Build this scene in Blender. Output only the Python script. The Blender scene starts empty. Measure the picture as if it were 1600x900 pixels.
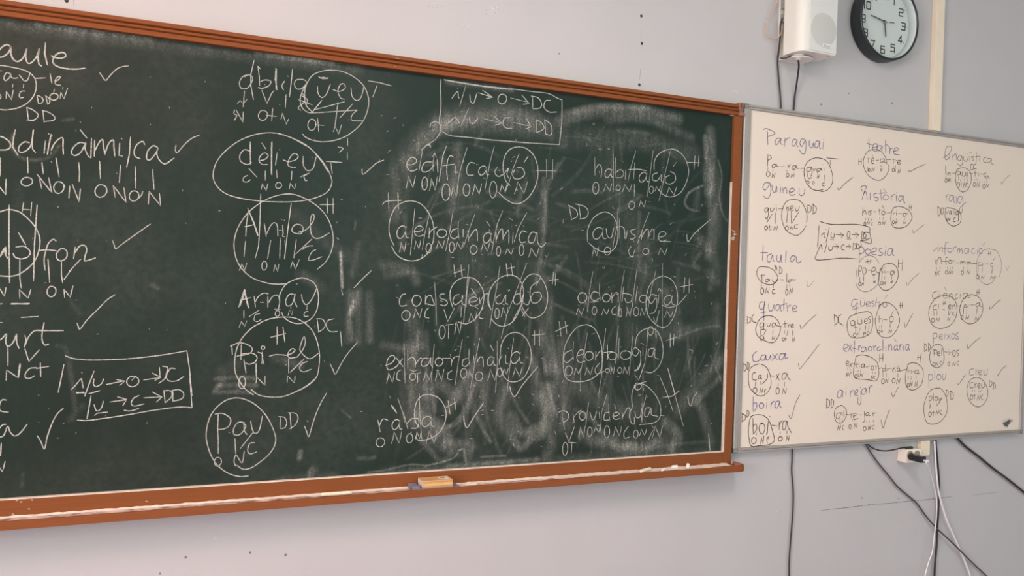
import bpy, bmesh, math, random
import numpy as np
from mathutils import Vector

S = bpy.context.scene
COL = S.collection
rng = random.Random(11)

# ------------------------------------------------------------------ tuning
EXPOSURE = 0.0
SKY = 0.3
# daylight through the panes of the left wall: y range, z range, power, colour
DAYLIGHT = [
    ('window_daylight', -2.0, -3.4, 1.05, 2.85, 130.0, (1.0, 0.985, 0.94)),
    ('rear_window_daylight', -4.2, -5.8, 1.05, 2.85, 6.0, (1.0, 0.95, 0.9)),
]
BACK_FILL = (70.0, (0.70, 1.0, 0.94))  # added fill light at the back of the room: power, colour
# unseen ceiling lamps added to shape the wall light: strength and colour
LAMP_LIGHT = [(42.0, (0.90, 0.92, 0.90, 1)), (36.0, (1.0, 0.36, 0.2, 1)), (0.0, (1, 1, 1, 1)), (0.0, (1, 1, 1, 1))]

# ------------------------------------------------------------------ camera
F_PX, CAM_D, CAM_H = 1300.0, 2.4, 1.6
YAW, PITCH, ROLL = (math.radians(a) for a in (23.805, -0.432, 1.757))
_cy, _sy, _cp, _sp, _cr, _sr = math.cos(YAW), math.sin(YAW), math.cos(PITCH), math.sin(PITCH), math.cos(ROLL), math.sin(ROLL)
FWD = Vector((_sy * _cp, _cy * _cp, _sp))
_r0 = Vector((_cy, -_sy, 0.0))
_u0 = _r0.cross(FWD)
RGT = _cr * _r0 + _sr * _u0
UPV = -_sr * _r0 + _cr * _u0
cam_data = bpy.data.cameras.new('camera')
cam = bpy.data.objects.new('camera', cam_data)
COL.objects.link(cam)
cam_data.sensor_width = 36.0
cam_data.lens = F_PX / 1600.0 * 36.0
cam_data.clip_start = 0.05
from mathutils import Matrix
M = Matrix((RGT, UPV, -FWD)).transposed().to_4x4()
M.translation = (0, -CAM_D, CAM_H)
cam.matrix_world = M
S.camera = cam

# ------------------------------------------------------------------ light and exposure
S.view_settings.view_transform = 'Standard'
S.view_settings.look = 'None'
S.view_settings.gamma = 1.0
S.view_settings.exposure = EXPOSURE
S.view_settings.use_curve_mapping = False
S.cycles.use_denoising = True
S.cycles.max_bounces = 8
S.cycles.transparent_max_bounces = 24
world = bpy.data.worlds.new('daylight')
S.world = world
world.use_nodes = True
wn = world.node_tree.nodes
bg = wn['Background']
bg.inputs[0].default_value = (0.75, 0.88, 1.0, 1)
bg.inputs[1].default_value = SKY


def area(name, loc, rot, sx, sy, power, color):
    l = bpy.data.lights.new(name, 'AREA')
    l.shape = 'RECTANGLE'
    l.size, l.size_y, l.energy, l.color = sx, sy, power, color
    o = bpy.data.objects.new(name, l)
    o.location = loc
    o.rotation_euler = rot
    COL.objects.link(o)
    return o


# daylight through the window wall on the left, and the added back fill
WX, RX, BY, CZ = -2.6, 5.0, -6.2, 3.25          # left wall, right wall, back wall, ceiling
R90 = math.radians(90)
for nm, y0, y1, z0, z1, pw, cl in DAYLIGHT:
    area(nm, (WX + 0.02, (y0 + y1) / 2, (z0 + z1) / 2), (0, -R90, 0), z1 - z0, abs(y1 - y0), pw, cl)
LAMPS = [(1.0, -2.2), (-0.6, -1.9), (-0.6, -4.4), (2.6, -4.4)]
area('back_fill_light', (3.3, BY + .02, 1.95), (R90, 0, 0), 3.0, 1.9, *BACK_FILL)  # unseen fill in front of the solid back wall, added to balance the light


# surface colours
WALL_C = (0.52, 0.513, 0.51, 1.0)
FRAME_C = (0.235, 0.078, 0.028, 1.0)
WB_C = (0.78, 0.69, 0.58, 1.0)
CHALK_C = (0.57, 0.58, 0.52, 1.0)
BOARD_C1 = (0.0140, 0.0235, 0.0172, 1.0)
BOARD_C2 = (0.0120, 0.0260, 0.0205, 1.0)
BOARD_R, BOARD_S = 0.45, 0.18
CHALK_W, MARK_W = 0.66, 0.78
SMEAR_K = 0.68

# ------------------------------------------------------------------ helpers
def ray(px, py):
    d = FWD + RGT * ((px - 800.0) / F_PX) - UPV * ((py - 450.0) / F_PX)
    return d / d.y


def at(px, py, dep=0.0):
    """the point of the plane DEP metres in front of the wall that the photo shows at px, py"""
    d = ray(px, py) * (CAM_D - dep)
    return Vector((d.x, -dep, CAM_H + d.z))


def srgb(*c):
    return tuple((v / 255 / 12.92 if v <= 10.3 else ((v / 255 + 0.055) / 1.055) ** 2.4) for v in c) + (1.0,)


def mat(name, color, rough=0.6, noise=0.0, scale=40.0, metal=0.0, bump=0.0, spec=0.5, c2=None, detail=4, stretch=None):
    m = bpy.data.materials.new(name)
    m.use_nodes = True
    nt = m.node_tree
    b = nt.nodes['Principled BSDF']
    b.inputs['Base Color'].default_value = color
    b.inputs['Roughness'].default_value = rough
    b.inputs['Metallic'].default_value = metal
    b.inputs['Specular IOR Level'].default_value = spec
    if noise or bump:
        tc = nt.nodes.new('ShaderNodeTexCoord')
        mp = nt.nodes.new('ShaderNodeMapping')
        if stretch:
            mp.inputs['Scale'].default_value = stretch
        nt.links.new(tc.outputs['Object'], mp.inputs[0])
        nz = nt.nodes.new('ShaderNodeTexNoise')
        nz.inputs['Scale'].default_value = scale
        nz.inputs['Detail'].default_value = detail
        nt.links.new(mp.outputs[0], nz.inputs['Vector'])
        if noise:
            mx = nt.nodes.new('ShaderNodeMix')
            mx.data_type = 'RGBA'
            c = color
            mx.inputs[6].default_value = tuple(v * (1 - noise) for v in c[:3]) + (1,)
            mx.inputs[7].default_value = c2 if c2 else tuple(min(1, v * (1 + noise)) for v in c[:3]) + (1,)
            rp = nt.nodes.new('ShaderNodeMapRange')
            rp.inputs[1].default_value, rp.inputs[2].default_value = 0.3, 0.7
            nt.links.new(nz.outputs[0], rp.inputs[0])
            nt.links.new(rp.outputs[0], mx.inputs[0])
            nt.links.new(mx.outputs[2], b.inputs['Base Color'])
        if bump:
            bp = nt.nodes.new('ShaderNodeBump')
            bp.inputs['Strength'].default_value = bump
            bp.inputs['Distance'].default_value = 0.002
            nt.links.new(nz.outputs[0], bp.inputs['Height'])
            nt.links.new(bp.outputs[0], b.inputs['Normal'])
    return m


def emit(name, color, strength):
    m = bpy.data.materials.new(name)
    m.use_nodes = True
    b = m.node_tree.nodes['Principled BSDF']
    b.inputs['Base Color'].default_value = (0.9, 0.9, 0.9, 1)
    b.inputs['Emission Color'].default_value = color
    b.inputs['Emission Strength'].default_value = strength
    return m


def gritty(name, color, lo, hi, scale, rough=0.9):
    """dry chalk or fading ink: broken up by a fine grain that lets the board show through"""
    m = bpy.data.materials.new(name)
    m.use_nodes = True
    nt = m.node_tree
    b = nt.nodes['Principled BSDF']
    b.inputs['Base Color'].default_value = color
    b.inputs['Roughness'].default_value = rough
    b.inputs['Specular IOR Level'].default_value = 0.1
    tc = nt.nodes.new('ShaderNodeTexCoord')
    nz = nt.nodes.new('ShaderNodeTexNoise')
    nz.inputs['Scale'].default_value = scale
    nz.inputs['Detail'].default_value = 3
    nt.links.new(tc.outputs['Object'], nz.inputs['Vector'])
    rp = nt.nodes.new('ShaderNodeMapRange')
    rp.inputs[1].default_value, rp.inputs[2].default_value = 0.34, 0.62
    rp.inputs[3].default_value, rp.inputs[4].default_value = lo, hi
    nt.links.new(nz.outputs[0], rp.inputs[0])
    nt.links.new(rp.outputs[0], b.inputs['Alpha'])
    return m


def link(name, me, m=None, parent=None):
    o = bpy.data.objects.new(name, me)
    COL.objects.link(o)
    if m:
        me.materials.append(m)
    if parent:
        o.parent = parent
        o.matrix_parent_inverse = parent_inv(parent)
    return o


def parent_inv(p):
    mw = Matrix.Translation(p.location)
    q = p.parent
    while q:
        q = q.parent
    return mw.inverted()


def obj(name, bm, m=None, parent=None, smooth=False):
    bmesh.ops.recalc_face_normals(bm, faces=bm.faces)
    if smooth:
        for f in bm.faces:
            f.smooth = True
    me = bpy.data.meshes.new(name)
    bm.to_mesh(me)
    bm.free()
    return link(name, me, m, parent)


def auto_smooth(o, angle=40):
    md = o.modifiers.new('edges', 'EDGE_SPLIT')
    md.split_angle = math.radians(angle)
    for p in o.data.polygons:
        p.use_smooth = True
    return o


def tag(o, label, cat, group=None):
    o['label'], o['category'] = label, cat
    if group:
        o['group'] = group
    return o


def thing(name, loc, label, cat, group=None):
    o = bpy.data.objects.new(name, None)
    o.empty_display_size = 0.05
    o.location = loc
    COL.objects.link(o)
    return tag(o, label, cat, group)


def struct(o):
    o['kind'] = 'structure'
    return o


def box(bm, x0, x1, y0, y1, z0, z1, bev=0.0, seg=2):
    v = [bm.verts.new(p) for p in ((x0, y0, z0), (x1, y0, z0), (x1, y1, z0), (x0, y1, z0), (x0, y0, z1), (x1, y0, z1), (x1, y1, z1), (x0, y1, z1))]
    fs = [bm.faces.new([v[i] for i in q]) for q in ((3, 2, 1, 0), (4, 5, 6, 7), (0, 1, 5, 4), (1, 2, 6, 5), (2, 3, 7, 6), (3, 0, 4, 7))]
    if bev:
        es = list({e for f in fs for e in f.edges})
        bmesh.ops.bevel(bm, geom=es, offset=bev, segments=seg, affect='EDGES', profile=0.6)
    return bm


def newbox(name, x0, x1, y0, y1, z0, z1, m, parent=None, bev=0.0):
    return obj(name, box(bmesh.new(), x0, x1, y0, y1, z0, z1, bev), m, parent)


def prism_x(bm, prof, x0, x1):
    """profile of (y, z) points run along x"""
    a = [bm.verts.new((x0, y, z)) for y, z in prof]
    b = [bm.verts.new((x1, y, z)) for y, z in prof]
    n = len(prof)
    for i in range(n):
        j = (i + 1) % n
        bm.faces.new((a[i], a[j], b[j], b[i]))
    bm.faces.new(a[::-1])
    bm.faces.new(b)
    return bm


def extrude_y(bm, poly, y0, y1):
    """outline of (x, z) points given a real thickness along y"""
    a = [bm.verts.new((x, y0, z)) for x, z in poly]
    b = [bm.verts.new((x, y1, z)) for x, z in poly]
    n = len(poly)
    for i in range(n):
        j = (i + 1) % n
        bm.faces.new((a[i], a[j], b[j], b[i]))
    bm.faces.new(a[::-1])
    bm.faces.new(b)
    return bm


def lathe_y(bm, prof, cx, cz, n=64):
    """profile of (radius, y) turned about an axis that points into the room"""
    rings = []
    for r, y in prof:
        if r < 1e-6:
            rings.append([bm.verts.new((cx, y, cz))])
        else:
            rings.append([bm.verts.new((cx + r * math.cos(2 * math.pi * k / n), y, cz + r * math.sin(2 * math.pi * k / n))) for k in range(n)])
    for a, b in zip(rings, rings[1:]):
        for k in range(n):
            l = (k + 1) % n
            if len(a) == 1 and len(b) > 1:
                bm.faces.new((a[0], b[k], b[l]))
            elif len(b) == 1 and len(a) > 1:
                bm.faces.new((a[k], a[l], b[0]))
            elif len(a) > 1:
                bm.faces.new((a[k], a[l], b[l], b[k]))
    return bm


def spline(pts, n=8, closed=False):
    p = [Vector(q) for q in pts]
    if len(p) < 3:
        return p
    out = []
    L = len(p)
    for i in range(L if closed else L - 1):
        a, b, c, d = (p[(i - 1) % L] if closed or i else p[0] * 2 - p[1]), p[i], p[(i + 1) % L], (p[(i + 2) % L] if closed or i + 2 < L else p[-1] * 2 - p[-2])
        for k in range(n):
            t = k / n
            out.append(0.5 * ((2 * b) + (c - a) * t + (2 * a - 5 * b + 4 * c - d) * t * t + (3 * b - a - 3 * c + d) * t ** 3))
    if not closed:
        out.append(p[-1])
    return out


def tube(bm, pts, r, n=10):
    """round cable along the points, with closed ends"""
    pts = [Vector(p) for p in pts]
    rings = []
    ref = Vector((0.13, -1, 0.21)).normalized()
    for i, p in enumerate(pts):
        t = (pts[min(i + 1, len(pts) - 1)] - pts[max(i - 1, 0)]).normalized()
        a = t.cross(ref)
        if a.length < 1e-4:
            a = t.cross(Vector((1, 0, 0)))
        a.normalize()
        b = t.cross(a)
        rr = r[i] if isinstance(r, (list, tuple)) else r
        rings.append([bm.verts.new(p + a * rr * math.cos(2 * math.pi * k / n) + b * rr * math.sin(2 * math.pi * k / n)) for k in range(n)])
    for A, B in zip(rings, rings[1:]):
        for k in range(n):
            bm.faces.new((A[k], A[(k + 1) % n], B[(k + 1) % n], B[k]))
    bm.faces.new(rings[0][::-1])
    bm.faces.new(rings[-1])
    return bm


GLYPH = {
    'a': [[(.78, .2), (.5, .02), (.15, .2), (0, .6), (.14, .95), (.42, .92), (.68, .55), (.8, .05), (.72, .5), (.8, .9), (1, .92)]],
    'e': [[(.02, .52), (.45, .55), (.9, .35), (.85, .1), (.5, 0), (.15, .22), (.03, .6), (.25, .95), (.62, 1), (1, .86)]],
    'o': [[(.62, .04), (.3, .02), (.03, .35), (.02, .7), (.3, 1), (.7, .95), (.98, .6), (.92, .22), (.6, .02), (.4, .1)]],
    'O': [[(.6, .02), (.28, .06), (.02, .4), (.06, .78), (.35, 1), (.72, .93), (.98, .6), (.92, .2), (.58, 0)]],
    'N': [[(0, 1), (.16, .55), (.26, .02), (.5, .5), (.74, .97), (.88, .5), (1, 0)]],
}


def strokes(block, ox, oy, s):
    """pen strokes of one block, in photo coordinates"""
    out = []
    for cmd in block.replace('\n', ';').split(';'):
        k = cmd.split()
        if not k:
            continue
        c, v = k[0], [float(t) for t in k[1:]]
        if c in '~|':
            p = [(v[i], v[i + 1]) for i in range(0, len(v) - 1, 2)]
            if c == '~':
                p = [(q.x, q.y) for q in spline([(a, b, 0) for a, b in p], 6)]
            else:
                q = [p[0]]
                for a, b in zip(p, p[1:]):
                    n = max(1, int(math.dist(a, b) / 25))
                    q += [(a[0] + (b[0] - a[0]) * t / n, a[1] + (b[1] - a[1]) * t / n) for t in range(1, n + 1)]
                p = q
        elif c == '.':
            p = [(v[0] - .4 * s, v[1] - .3 * s), (v[0] + .4 * s, v[1] + .3 * s)]
        else:
            x0, y0, x1, y1 = v
            for g in GLYPH[c]:
                p = [(x0 + (x1 - x0) * a, y0 + (y1 - y0) * b) for a, b in g]
                if c != 'N':
                    p = [(q.x, q.y) for q in spline([(a, b, 0) for a, b in p], 5)]
        thin = c == '|' and s == 5 and ox >= 580 and math.dist(p[0], p[-1]) > 130
        out.append(([(ox + a / s, oy + b / s) for a, b in p], 0.62 if thin else 1.0))
    return out


def ribbon(bm, pts, w, lift):
    """one pen or chalk stroke lying on the board"""
    pts = [Vector(p) for p in pts]
    if len(pts) < 2:
        return
    n = len(pts)
    base = None
    L = []
    for i, p in enumerate(pts):
        t = pts[min(i + 1, n - 1)] - pts[max(i - 1, 0)]
        t.y = 0
        if t.length < 1e-7:
            t = Vector((1, 0, 0))
        t.normalize()
        nn = Vector((-t.z, 0, t.x))
        k = w * 0.5 * (0.86 + 0.28 * rng.random())
        if i in (0, n - 1):
            k *= 0.7
        e = t * (-w * .3 if i == 0 else (w * .3 if i == n - 1 else 0))
        L.append((p + e + nn * k, p + e - nn * k))
    a = [(bm.verts.new(q + Vector((0, -lift, 0))), bm.verts.new(r + Vector((0, -lift, 0)))) for q, r in L]
    for (p, q), (r, s) in zip(a, a[1:]):
        try:
            bm.faces.new((p, q, s, r))
        except ValueError:
            pass


def write(text, dep, parent, mats, gain=1.0):
    """every block of handwriting becomes one part of its board"""
    out = []
    for blk in text.split('@')[1:]:
        head, body = blk.split('\n', 1)
        name, ink, org, w = (t.strip() for t in head.split('|'))
        ox, oy, s = (float(t) for t in org.split())
        bm = bmesh.new()
        for st, k in strokes(body, ox, oy, s):
            ribbon(bm, [at(x, y, dep) for x, y in st], float(w) * 0.001 * gain * k * (0.92 if s == 5 and ox >= 580 else 0.84 if s == 5 else 1.0), 0.0003 + 0.0005 * rng.random())
        for f in bm.faces:
            f.normal_flip() if f.normal.y > 0 else None
        me = bpy.data.meshes.new(name)
        bm.to_mesh(me)
        bm.free()
        out.append(link(name, me, mats[ink], parent))
    return out


# ------------------------------------------------------------------ materials
M_WALL = mat('wall_paint', WALL_C, 0.75, noise=0.018, scale=3.0, bump=0.03, detail=6)
M_CEIL = mat('ceiling_paint', srgb(235, 230, 224), 0.9, noise=0.02, scale=5)
M_FLOOR = mat('floor_tiles', srgb(176, 146, 172), 0.5, noise=0.12, scale=9)
M_FRAME = mat('orange_brown_varnish', FRAME_C, 0.6, noise=0.06, scale=6, stretch=(1, 30, 30), spec=0.1)
M_TRAY = mat('tray_varnish', FRAME_C, 0.6, noise=0.06, scale=8, stretch=(1, 30, 30), spec=0.1)
M_DUST = gritty('settled_chalk_dust', srgb(235, 222, 215), 0.05, 1.0, 90)
M_BEAD = mat('chalky_bead_and_lit_end', srgb(226, 214, 200), 0.8, noise=0.1, scale=60)
M_CHALK = gritty('chalk_line', CHALK_C, 0.45, 1.0, 420)
M_CHALKSTICK = mat('chalk_stick', srgb(240, 226, 200), 0.9, noise=0.05, scale=120)
M_CHALKWHITE = mat('white_chalk_stick', srgb(245, 238, 230), 0.9, noise=0.05, scale=120)
M_ALU = mat('brushed_aluminium', srgb(168, 163, 157), 0.45, noise=0.05, scale=30, metal=0.35, stretch=(1, 20, 20))
M_ALUDARK = mat('grey_plastic_corner', srgb(120, 120, 116), 0.5, noise=0.04, scale=50)
M_WHITEBOARD = mat('whiteboard_enamel', WB_C, 0.32, noise=0.012, scale=2.5, spec=0.35)
M_CREAM = mat('cream_paint', srgb(236, 222, 198), 0.55, noise=0.03, scale=20)
M_PLASTIC = mat('white_plastic', srgb(232, 230, 220), 0.4, noise=0.01, scale=30)
M_GRILLE = mat('speaker_grille_cloth', srgb(196, 198, 192), 0.75, noise=0.05, scale=500)
M_BADGE = mat('badge_plate', srgb(232, 232, 226), 0.35, noise=0.01, scale=30)
M_GREYINK = mat('grey_print', srgb(120, 124, 118), 0.6, noise=0.02, scale=100)
M_BLACK = mat('black_plastic', srgb(34, 42, 44), 0.38, noise=0.08, scale=25)
M_DIAL = mat('clock_dial_card', srgb(206, 216, 212), 0.7, noise=0.01, scale=20)
M_NUM = mat('black_print', srgb(26, 32, 34), 0.7, noise=0.02, scale=60)
M_TICK = mat('grey_minute_print', srgb(150, 164, 162), 0.7, noise=0.02, scale=60)
M_SOCKET = mat('ivory_plastic', srgb(240, 231, 218), 0.4, noise=0.015, scale=40)
M_HOLE = mat('socket_well', srgb(150, 140, 118), 0.6, noise=0.05, scale=60)
M_CABLEBLK = mat('black_rubber_cable', srgb(46, 42, 46), 0.5, noise=0.06, scale=60)
M_CABLEGRY = mat('dark_grey_cable', srgb(74, 68, 72), 0.55, noise=0.06, scale=60)
M_CABLEWHT = mat('white_cable', srgb(244, 240, 240), 0.45, noise=0.02, scale=60)
M_CABLETAN = mat('tan_cable', srgb(196, 168, 142), 0.5, noise=0.05, scale=60)
M_WOOD = mat('pale_beech', srgb(208, 162, 106), 0.55, noise=0.12, scale=14, stretch=(3, 40, 40))
M_FELT = mat('grey_violet_felt', srgb(128, 120, 136), 0.95, noise=0.2, scale=160, bump=0.6)
M_PAPER = mat('paper_label', srgb(228, 222, 212), 0.7, noise=0.02, scale=60)
M_STEEL = mat('steel', srgb(180, 180, 178), 0.35, noise=0.03, scale=60, metal=0.8)
M_HOLEDARK = mat('drill_hole', srgb(58, 56, 56), 0.9, noise=0.05, scale=60)
M_CRACK = gritty('hairline_crack', srgb(112, 104, 108), 0.1, 0.9, 120)
M_WALLCHALK = gritty('pale_rubbed_chalk', srgb(240, 236, 230), 0.2, 0.9, 300)
M_STICKER = mat('dark_sticker', srgb(84, 86, 84), 0.6, noise=0.15, scale=90)
M_GLUE = mat('glue_residue', srgb(206, 200, 188), 0.5, noise=0.04, scale=80)
INK = {
    'blue': gritty('faded_blue_marker', srgb(100, 98, 138), 0.4, 0.95, 260, 0.5),
    'deep': gritty('violet_blue_marker', srgb(84, 78, 148), 0.45, 1.0, 260, 0.5),
    'grey': gritty('worn_grey_marker', srgb(98, 88, 86), 0.4, 0.9, 260, 0.5),
    'black': gritty('brown_black_marker', srgb(52, 42, 34), 0.65, 1.0, 260, 0.5),
    'faint': gritty('nearly_wiped_marker', srgb(160, 148, 136), 0.2, 0.7, 260, 0.5),
}

# ------------------------------------------------------------------ the room
struct(newbox('wall_front', WX - .15, RX + .15, 0, 0.15, -0.1, CZ + .1, M_WALL))
struct(newbox('wall_back', WX - .15, RX + .15, BY - .15, BY, -0.1, CZ + .1, M_WALL))
struct(newbox('wall_right', RX, RX + .15, BY, 0, -0.1, CZ + .1, M_WALL))
struct(newbox('floor', WX, RX, BY, 0, -0.1, 0, M_FLOOR))
struct(newbox('ceiling', WX, RX, BY, 0, CZ, CZ + .1, M_CEIL))
bm = bmesh.new()
W1, W2, SILL, HEAD = (-3.45, -.55), (-5.85, -4.15), 1.0, 2.9
box(bm, WX - .15, WX, BY, 0, 0, SILL)
box(bm, WX - .15, WX, BY, 0, HEAD, CZ)
for a, b in ((W1[1], 0), (W2[1], W1[0]), (BY, W2[0])):
    box(bm, WX - .15, WX, a, b, SILL, HEAD)
struct(obj('wall_left', bm, M_WALL))
for i, (a, b) in enumerate((W1, W2)):
    bm = bmesh.new()
    for y in (a, (a + b) / 2 - .025, b - .05):
        box(bm, WX - .11, WX - .05, y, y + .05, SILL, HEAD)
    for z in (SILL, HEAD - .05):
        box(bm, WX - .11, WX - .05, a, b, z, z + .05)
    struct(obj('window_%d' % (i + 1), bm, M_PLASTIC))
for (x, y), (P_LAMP, C_LAMP) in zip(LAMPS, LAMP_LIGHT):
    t = thing('added_ceiling_lamp', (x, y, CZ), 'unseen rectangular ceiling lamp, added to shape the light on the wall', 'lamp', 'unseen ceiling lamps added for the wall light')
    newbox('lamp_housing', x - .16, x + .16, y - .62, y + .62, CZ - .06, CZ - .001, M_PLASTIC, t, .006)
    newbox('diffuser', x - .12, x + .12, y - .58, y + .58, CZ - .068, CZ - .0595, emit('lamp_diffuser', C_LAMP, P_LAMP), t)

# marks on the wall: drill holes with faint joint lines, chalk scribbles, a hairline crack
wall = bpy.data.objects['wall_front']
for px, py in ((1002, 25), (1003, 68), (999, 132.5), (874, 84), (104, 1)):
    p = at(px, py)
    r = .0045 if px != 874 else .002
    obj('drill_hole', lathe_y(bmesh.new(), [(0, -.0012), (r, -.0008), (r * 1.15, 0)], p.x, p.z, 14), M_HOLEDARK, wall)
bm = bmesh.new()
ribbon(bm, [at(1002, 45), at(1001.5, 62)], .0014, .0006)
ribbon(bm, [at(1001.5, 72), at(1001, 82)], .0014, .0006)
ribbon(bm, [at(1000.5, 108), at(999.5, 124)], .0014, .0006)
ribbon(bm, [at(115, -6), at(115.5, 9)], .0014, .0006)
obj('joint_line', bm, M_CRACK, wall)
bm = bmesh.new()
cr = [(1282, 798), (1300, 795.5), (1321, 793.5), (1348, 790), (1364, 788), (1388, 786.5), (1420, 783), (1445, 781), (1470, 778), (1488, 776)]
ribbon(bm, spline([at(x, y) for x, y in cr], 4), .0022, .0006)
ribbon(bm, spline([at(x, y) for x, y in ((1520, 773), (1540, 771.5), (1558, 769))], 4), .0014, .0006)
obj('crack', bm, M_CRACK, wall)
bm = bmesh.new()
for st, _ in strokes('| 118 38 128 34;| 143 32 147 48;O 168 30 202 48;~ 468 62 472 48 478 60 479 95;O 515 45 553 82;| 297 154 301 158;| 340 165 352 160;| 362 155 368 170', 640, 0, 4):
    ribbon(bm, [at(x, y) for x, y in st], .003, .0006)
ribbon(bm, [at(1144, 141), at(1149, 143), at(1153, 144)], .004, .0006)
obj('chalk_scribble', bm, M_WALLCHALK, wall)
for px, py in ((337, 840), (391, 863), (290, 871), (446, 867), (250, 896), (1347, 778), (1404, 778.5), (1214, 799), (1326, 146), (1394, 161), (1283, 163)):
    p = at(px, py)
    obj('wall_speck', lathe_y(bmesh.new(), [(0, -.0008), (.0022 + .002 * rng.random(), 0)], p.x, p.z, 9), M_GLUE if px in (337, 1214) else M_CRACK, wall)

# wiped chalk on the blackboard: width in mm, amount, path in photo coordinates
SMEARS = """
60 .10 2 34 200 62 400 88 560 108
34 .25 60 38 150 50 230 62
30 .25 400 82 500 96
24 .2 420 86 520 99
30 .2 700 128 800 140
110 .10 618 330 626 270 655 220 700 188 760 176 830 186
70 .14 640 250 670 210 720 185 800 180 860 192
46 .12 655 230 690 200 760 182
90 .12 690 195 780 195 860 205
60 .22 875 190 930 175 1000 172 1060 186
36 .22 880 178 940 166 1010 168
50 .16 950 186 1010 186 1080 215
120 .10 880 215 1000 220 1080 240
60 .16 715 230 712 280 706 330
50 .10 690 250 700 300
26 .14 850 280 852 340 845 400 838 440
80 .10 840 420 855 480 850 540
40 .12 850 300 848 360
60 .30 1110 205 1112 250 1108 300
34 .30 1102 215 1104 245
40 .26 1106 250 1104 280
80 .13 1115 270 1120 330 1115 380
60 .16 1108 290 1112 340 1108 400
14 .28 1098 290 1078 300 1070 315 1076 326 1092 330
46 .10 1090 300 1088 320
10 .3 1122 250 1128 275 1124 310 1130 335 1136 345
60 .10 1090 370 1115 400 1120 440
26 .14 1095 395 1084 410 1092 420
40 .16 1112 425 1110 450
60 .08 1120 480 1120 560
200 .05 950 260 1000 400 980 520
200 .05 720 300 740 400 760 500
50 .12 600 415 640 420 650 440
40 .14 605 430 640 425
70 .10 640 480 650 540 655 600
60 .13 640 540 640 590 645 660
40 .14 600 540 640 545 660 540
30 .10 665 520 668 560 664 620
60 .12 690 600 720 620 740 590
50 .14 700 640 715 610 740 570
24 .2 690 670 715 660 730 630 742 600
60 .20 655 650 690 670 700 690
30 .16 660 690 690 720 710 700
90 .12 670 600 660 660 690 690
50 .09 760 590 755 640
20 .16 745 650 755 672 767 690
70 .16 790 610 780 650 800 680
44 .18 830 560 850 620 845 680
20 .3 850 560 855 600 866 635 870 650
70 .16 850 530 862 580 850 640
60 .2 845 620 860 650 840 680
50 .2 800 650 815 676 840 668
40 .26 805 690 815 700 830 685
20 .14 800 620 815 645 825 660
60 .12 850 660 862 690 855 710
120 .09 880 540 870 600 880 660
100 .09 900 600 960 640 1000 640
100 .10 940 690 1000 700 1050 690
50 .20 960 695 1000 700 1030 690
40 .25 965 700 985 696
60 .24 1040 660 1060 680 1050 700
60 .16 1090 620 1100 650 1110 690
80 .13 1060 640 1100 590 1130 560
40 .16 1085 630 1105 610 1125 590
24 .14 1005 702 1060 694 1110 690
30 .16 900 640 930 660 950 690
60 .14 910 680 930 690 960 690
80 .08 1010 520 1060 520 1120 510
14 .16 1050 530 1090 515 1124 510 1126 530 1110 580
10 .18 1110 555 1125 590 1132 610
80 .08 1000 420 1040 460 1060 520
40 .12 1105 425 1120 440
13 .8 532 394 534 430 535 449
7 .2 531 395 533 430
38 .11 546 458 545 490 544 532
38 .11 560 454 561 490 560 534
38 .11 576 460 578 495 577 532
34 .28 555 460 552 476 548 490
18 .4 553 470 549 486
14 .4 549 480 546 490
30 .18 545 500 550 530
50 .10 500 450 490 440 470 430
60 .06 460 335 500 370 540 400
8 .2 556 345 554 358
30 .09 560 380 550 430
20 .24 338 592 366 590 398 591
22 .22 340 603 366 601 400 602
18 .22 342 613 366 612 396 613
20 .2 335 612 352 592
20 .15 370 612 380 588
60 .08 350 580 370 570
40 .10 430 560 470 570
34 .1 690 700 720 710 740 700
46 .2 700 692 735 694
40 .18 735 700 730 725
10 .65 716 704 724 702 726 712 728 724 724 730
8 .55 715 708 708 716 690 722 665 728
8 .35 668 728 640 726 600 735 575 738
24 .14 640 735 690 734 740 728
10 .3 752 714 790 712
22 .2 700 728 760 724 840 718
60 .10 600 740 760 728 900 718 1110 704
26 .2 480 754 570 746 650 738
60 .1 440 755 520 750
40 .2 490 735 486 740
24 .25 470 706 468 716
24 .14 430 756 380 760
24 .1 280 764 360 758
20 .14 560 716 575 716 585 714
8 .2 533 640 548 653
14 .2 20 210 18 225 30 245 55 250 78 245 92 228
14 .2 98 188 114 186
40 .06 30 290 26 320
20 .14 90 540 105 552 118 640
30 .12 128 635 110 655
20 .12 110 470 125 490
14 .12 36 740 34 760
20 .2 238 445 245 450
60 -.9 848 590 862 592
16 -.5 1060 395 1080 425 1088 470 1086 500
16 -.5 960 410 980 400 1000 396
1500 .012 60 300 60 600
"""
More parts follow.
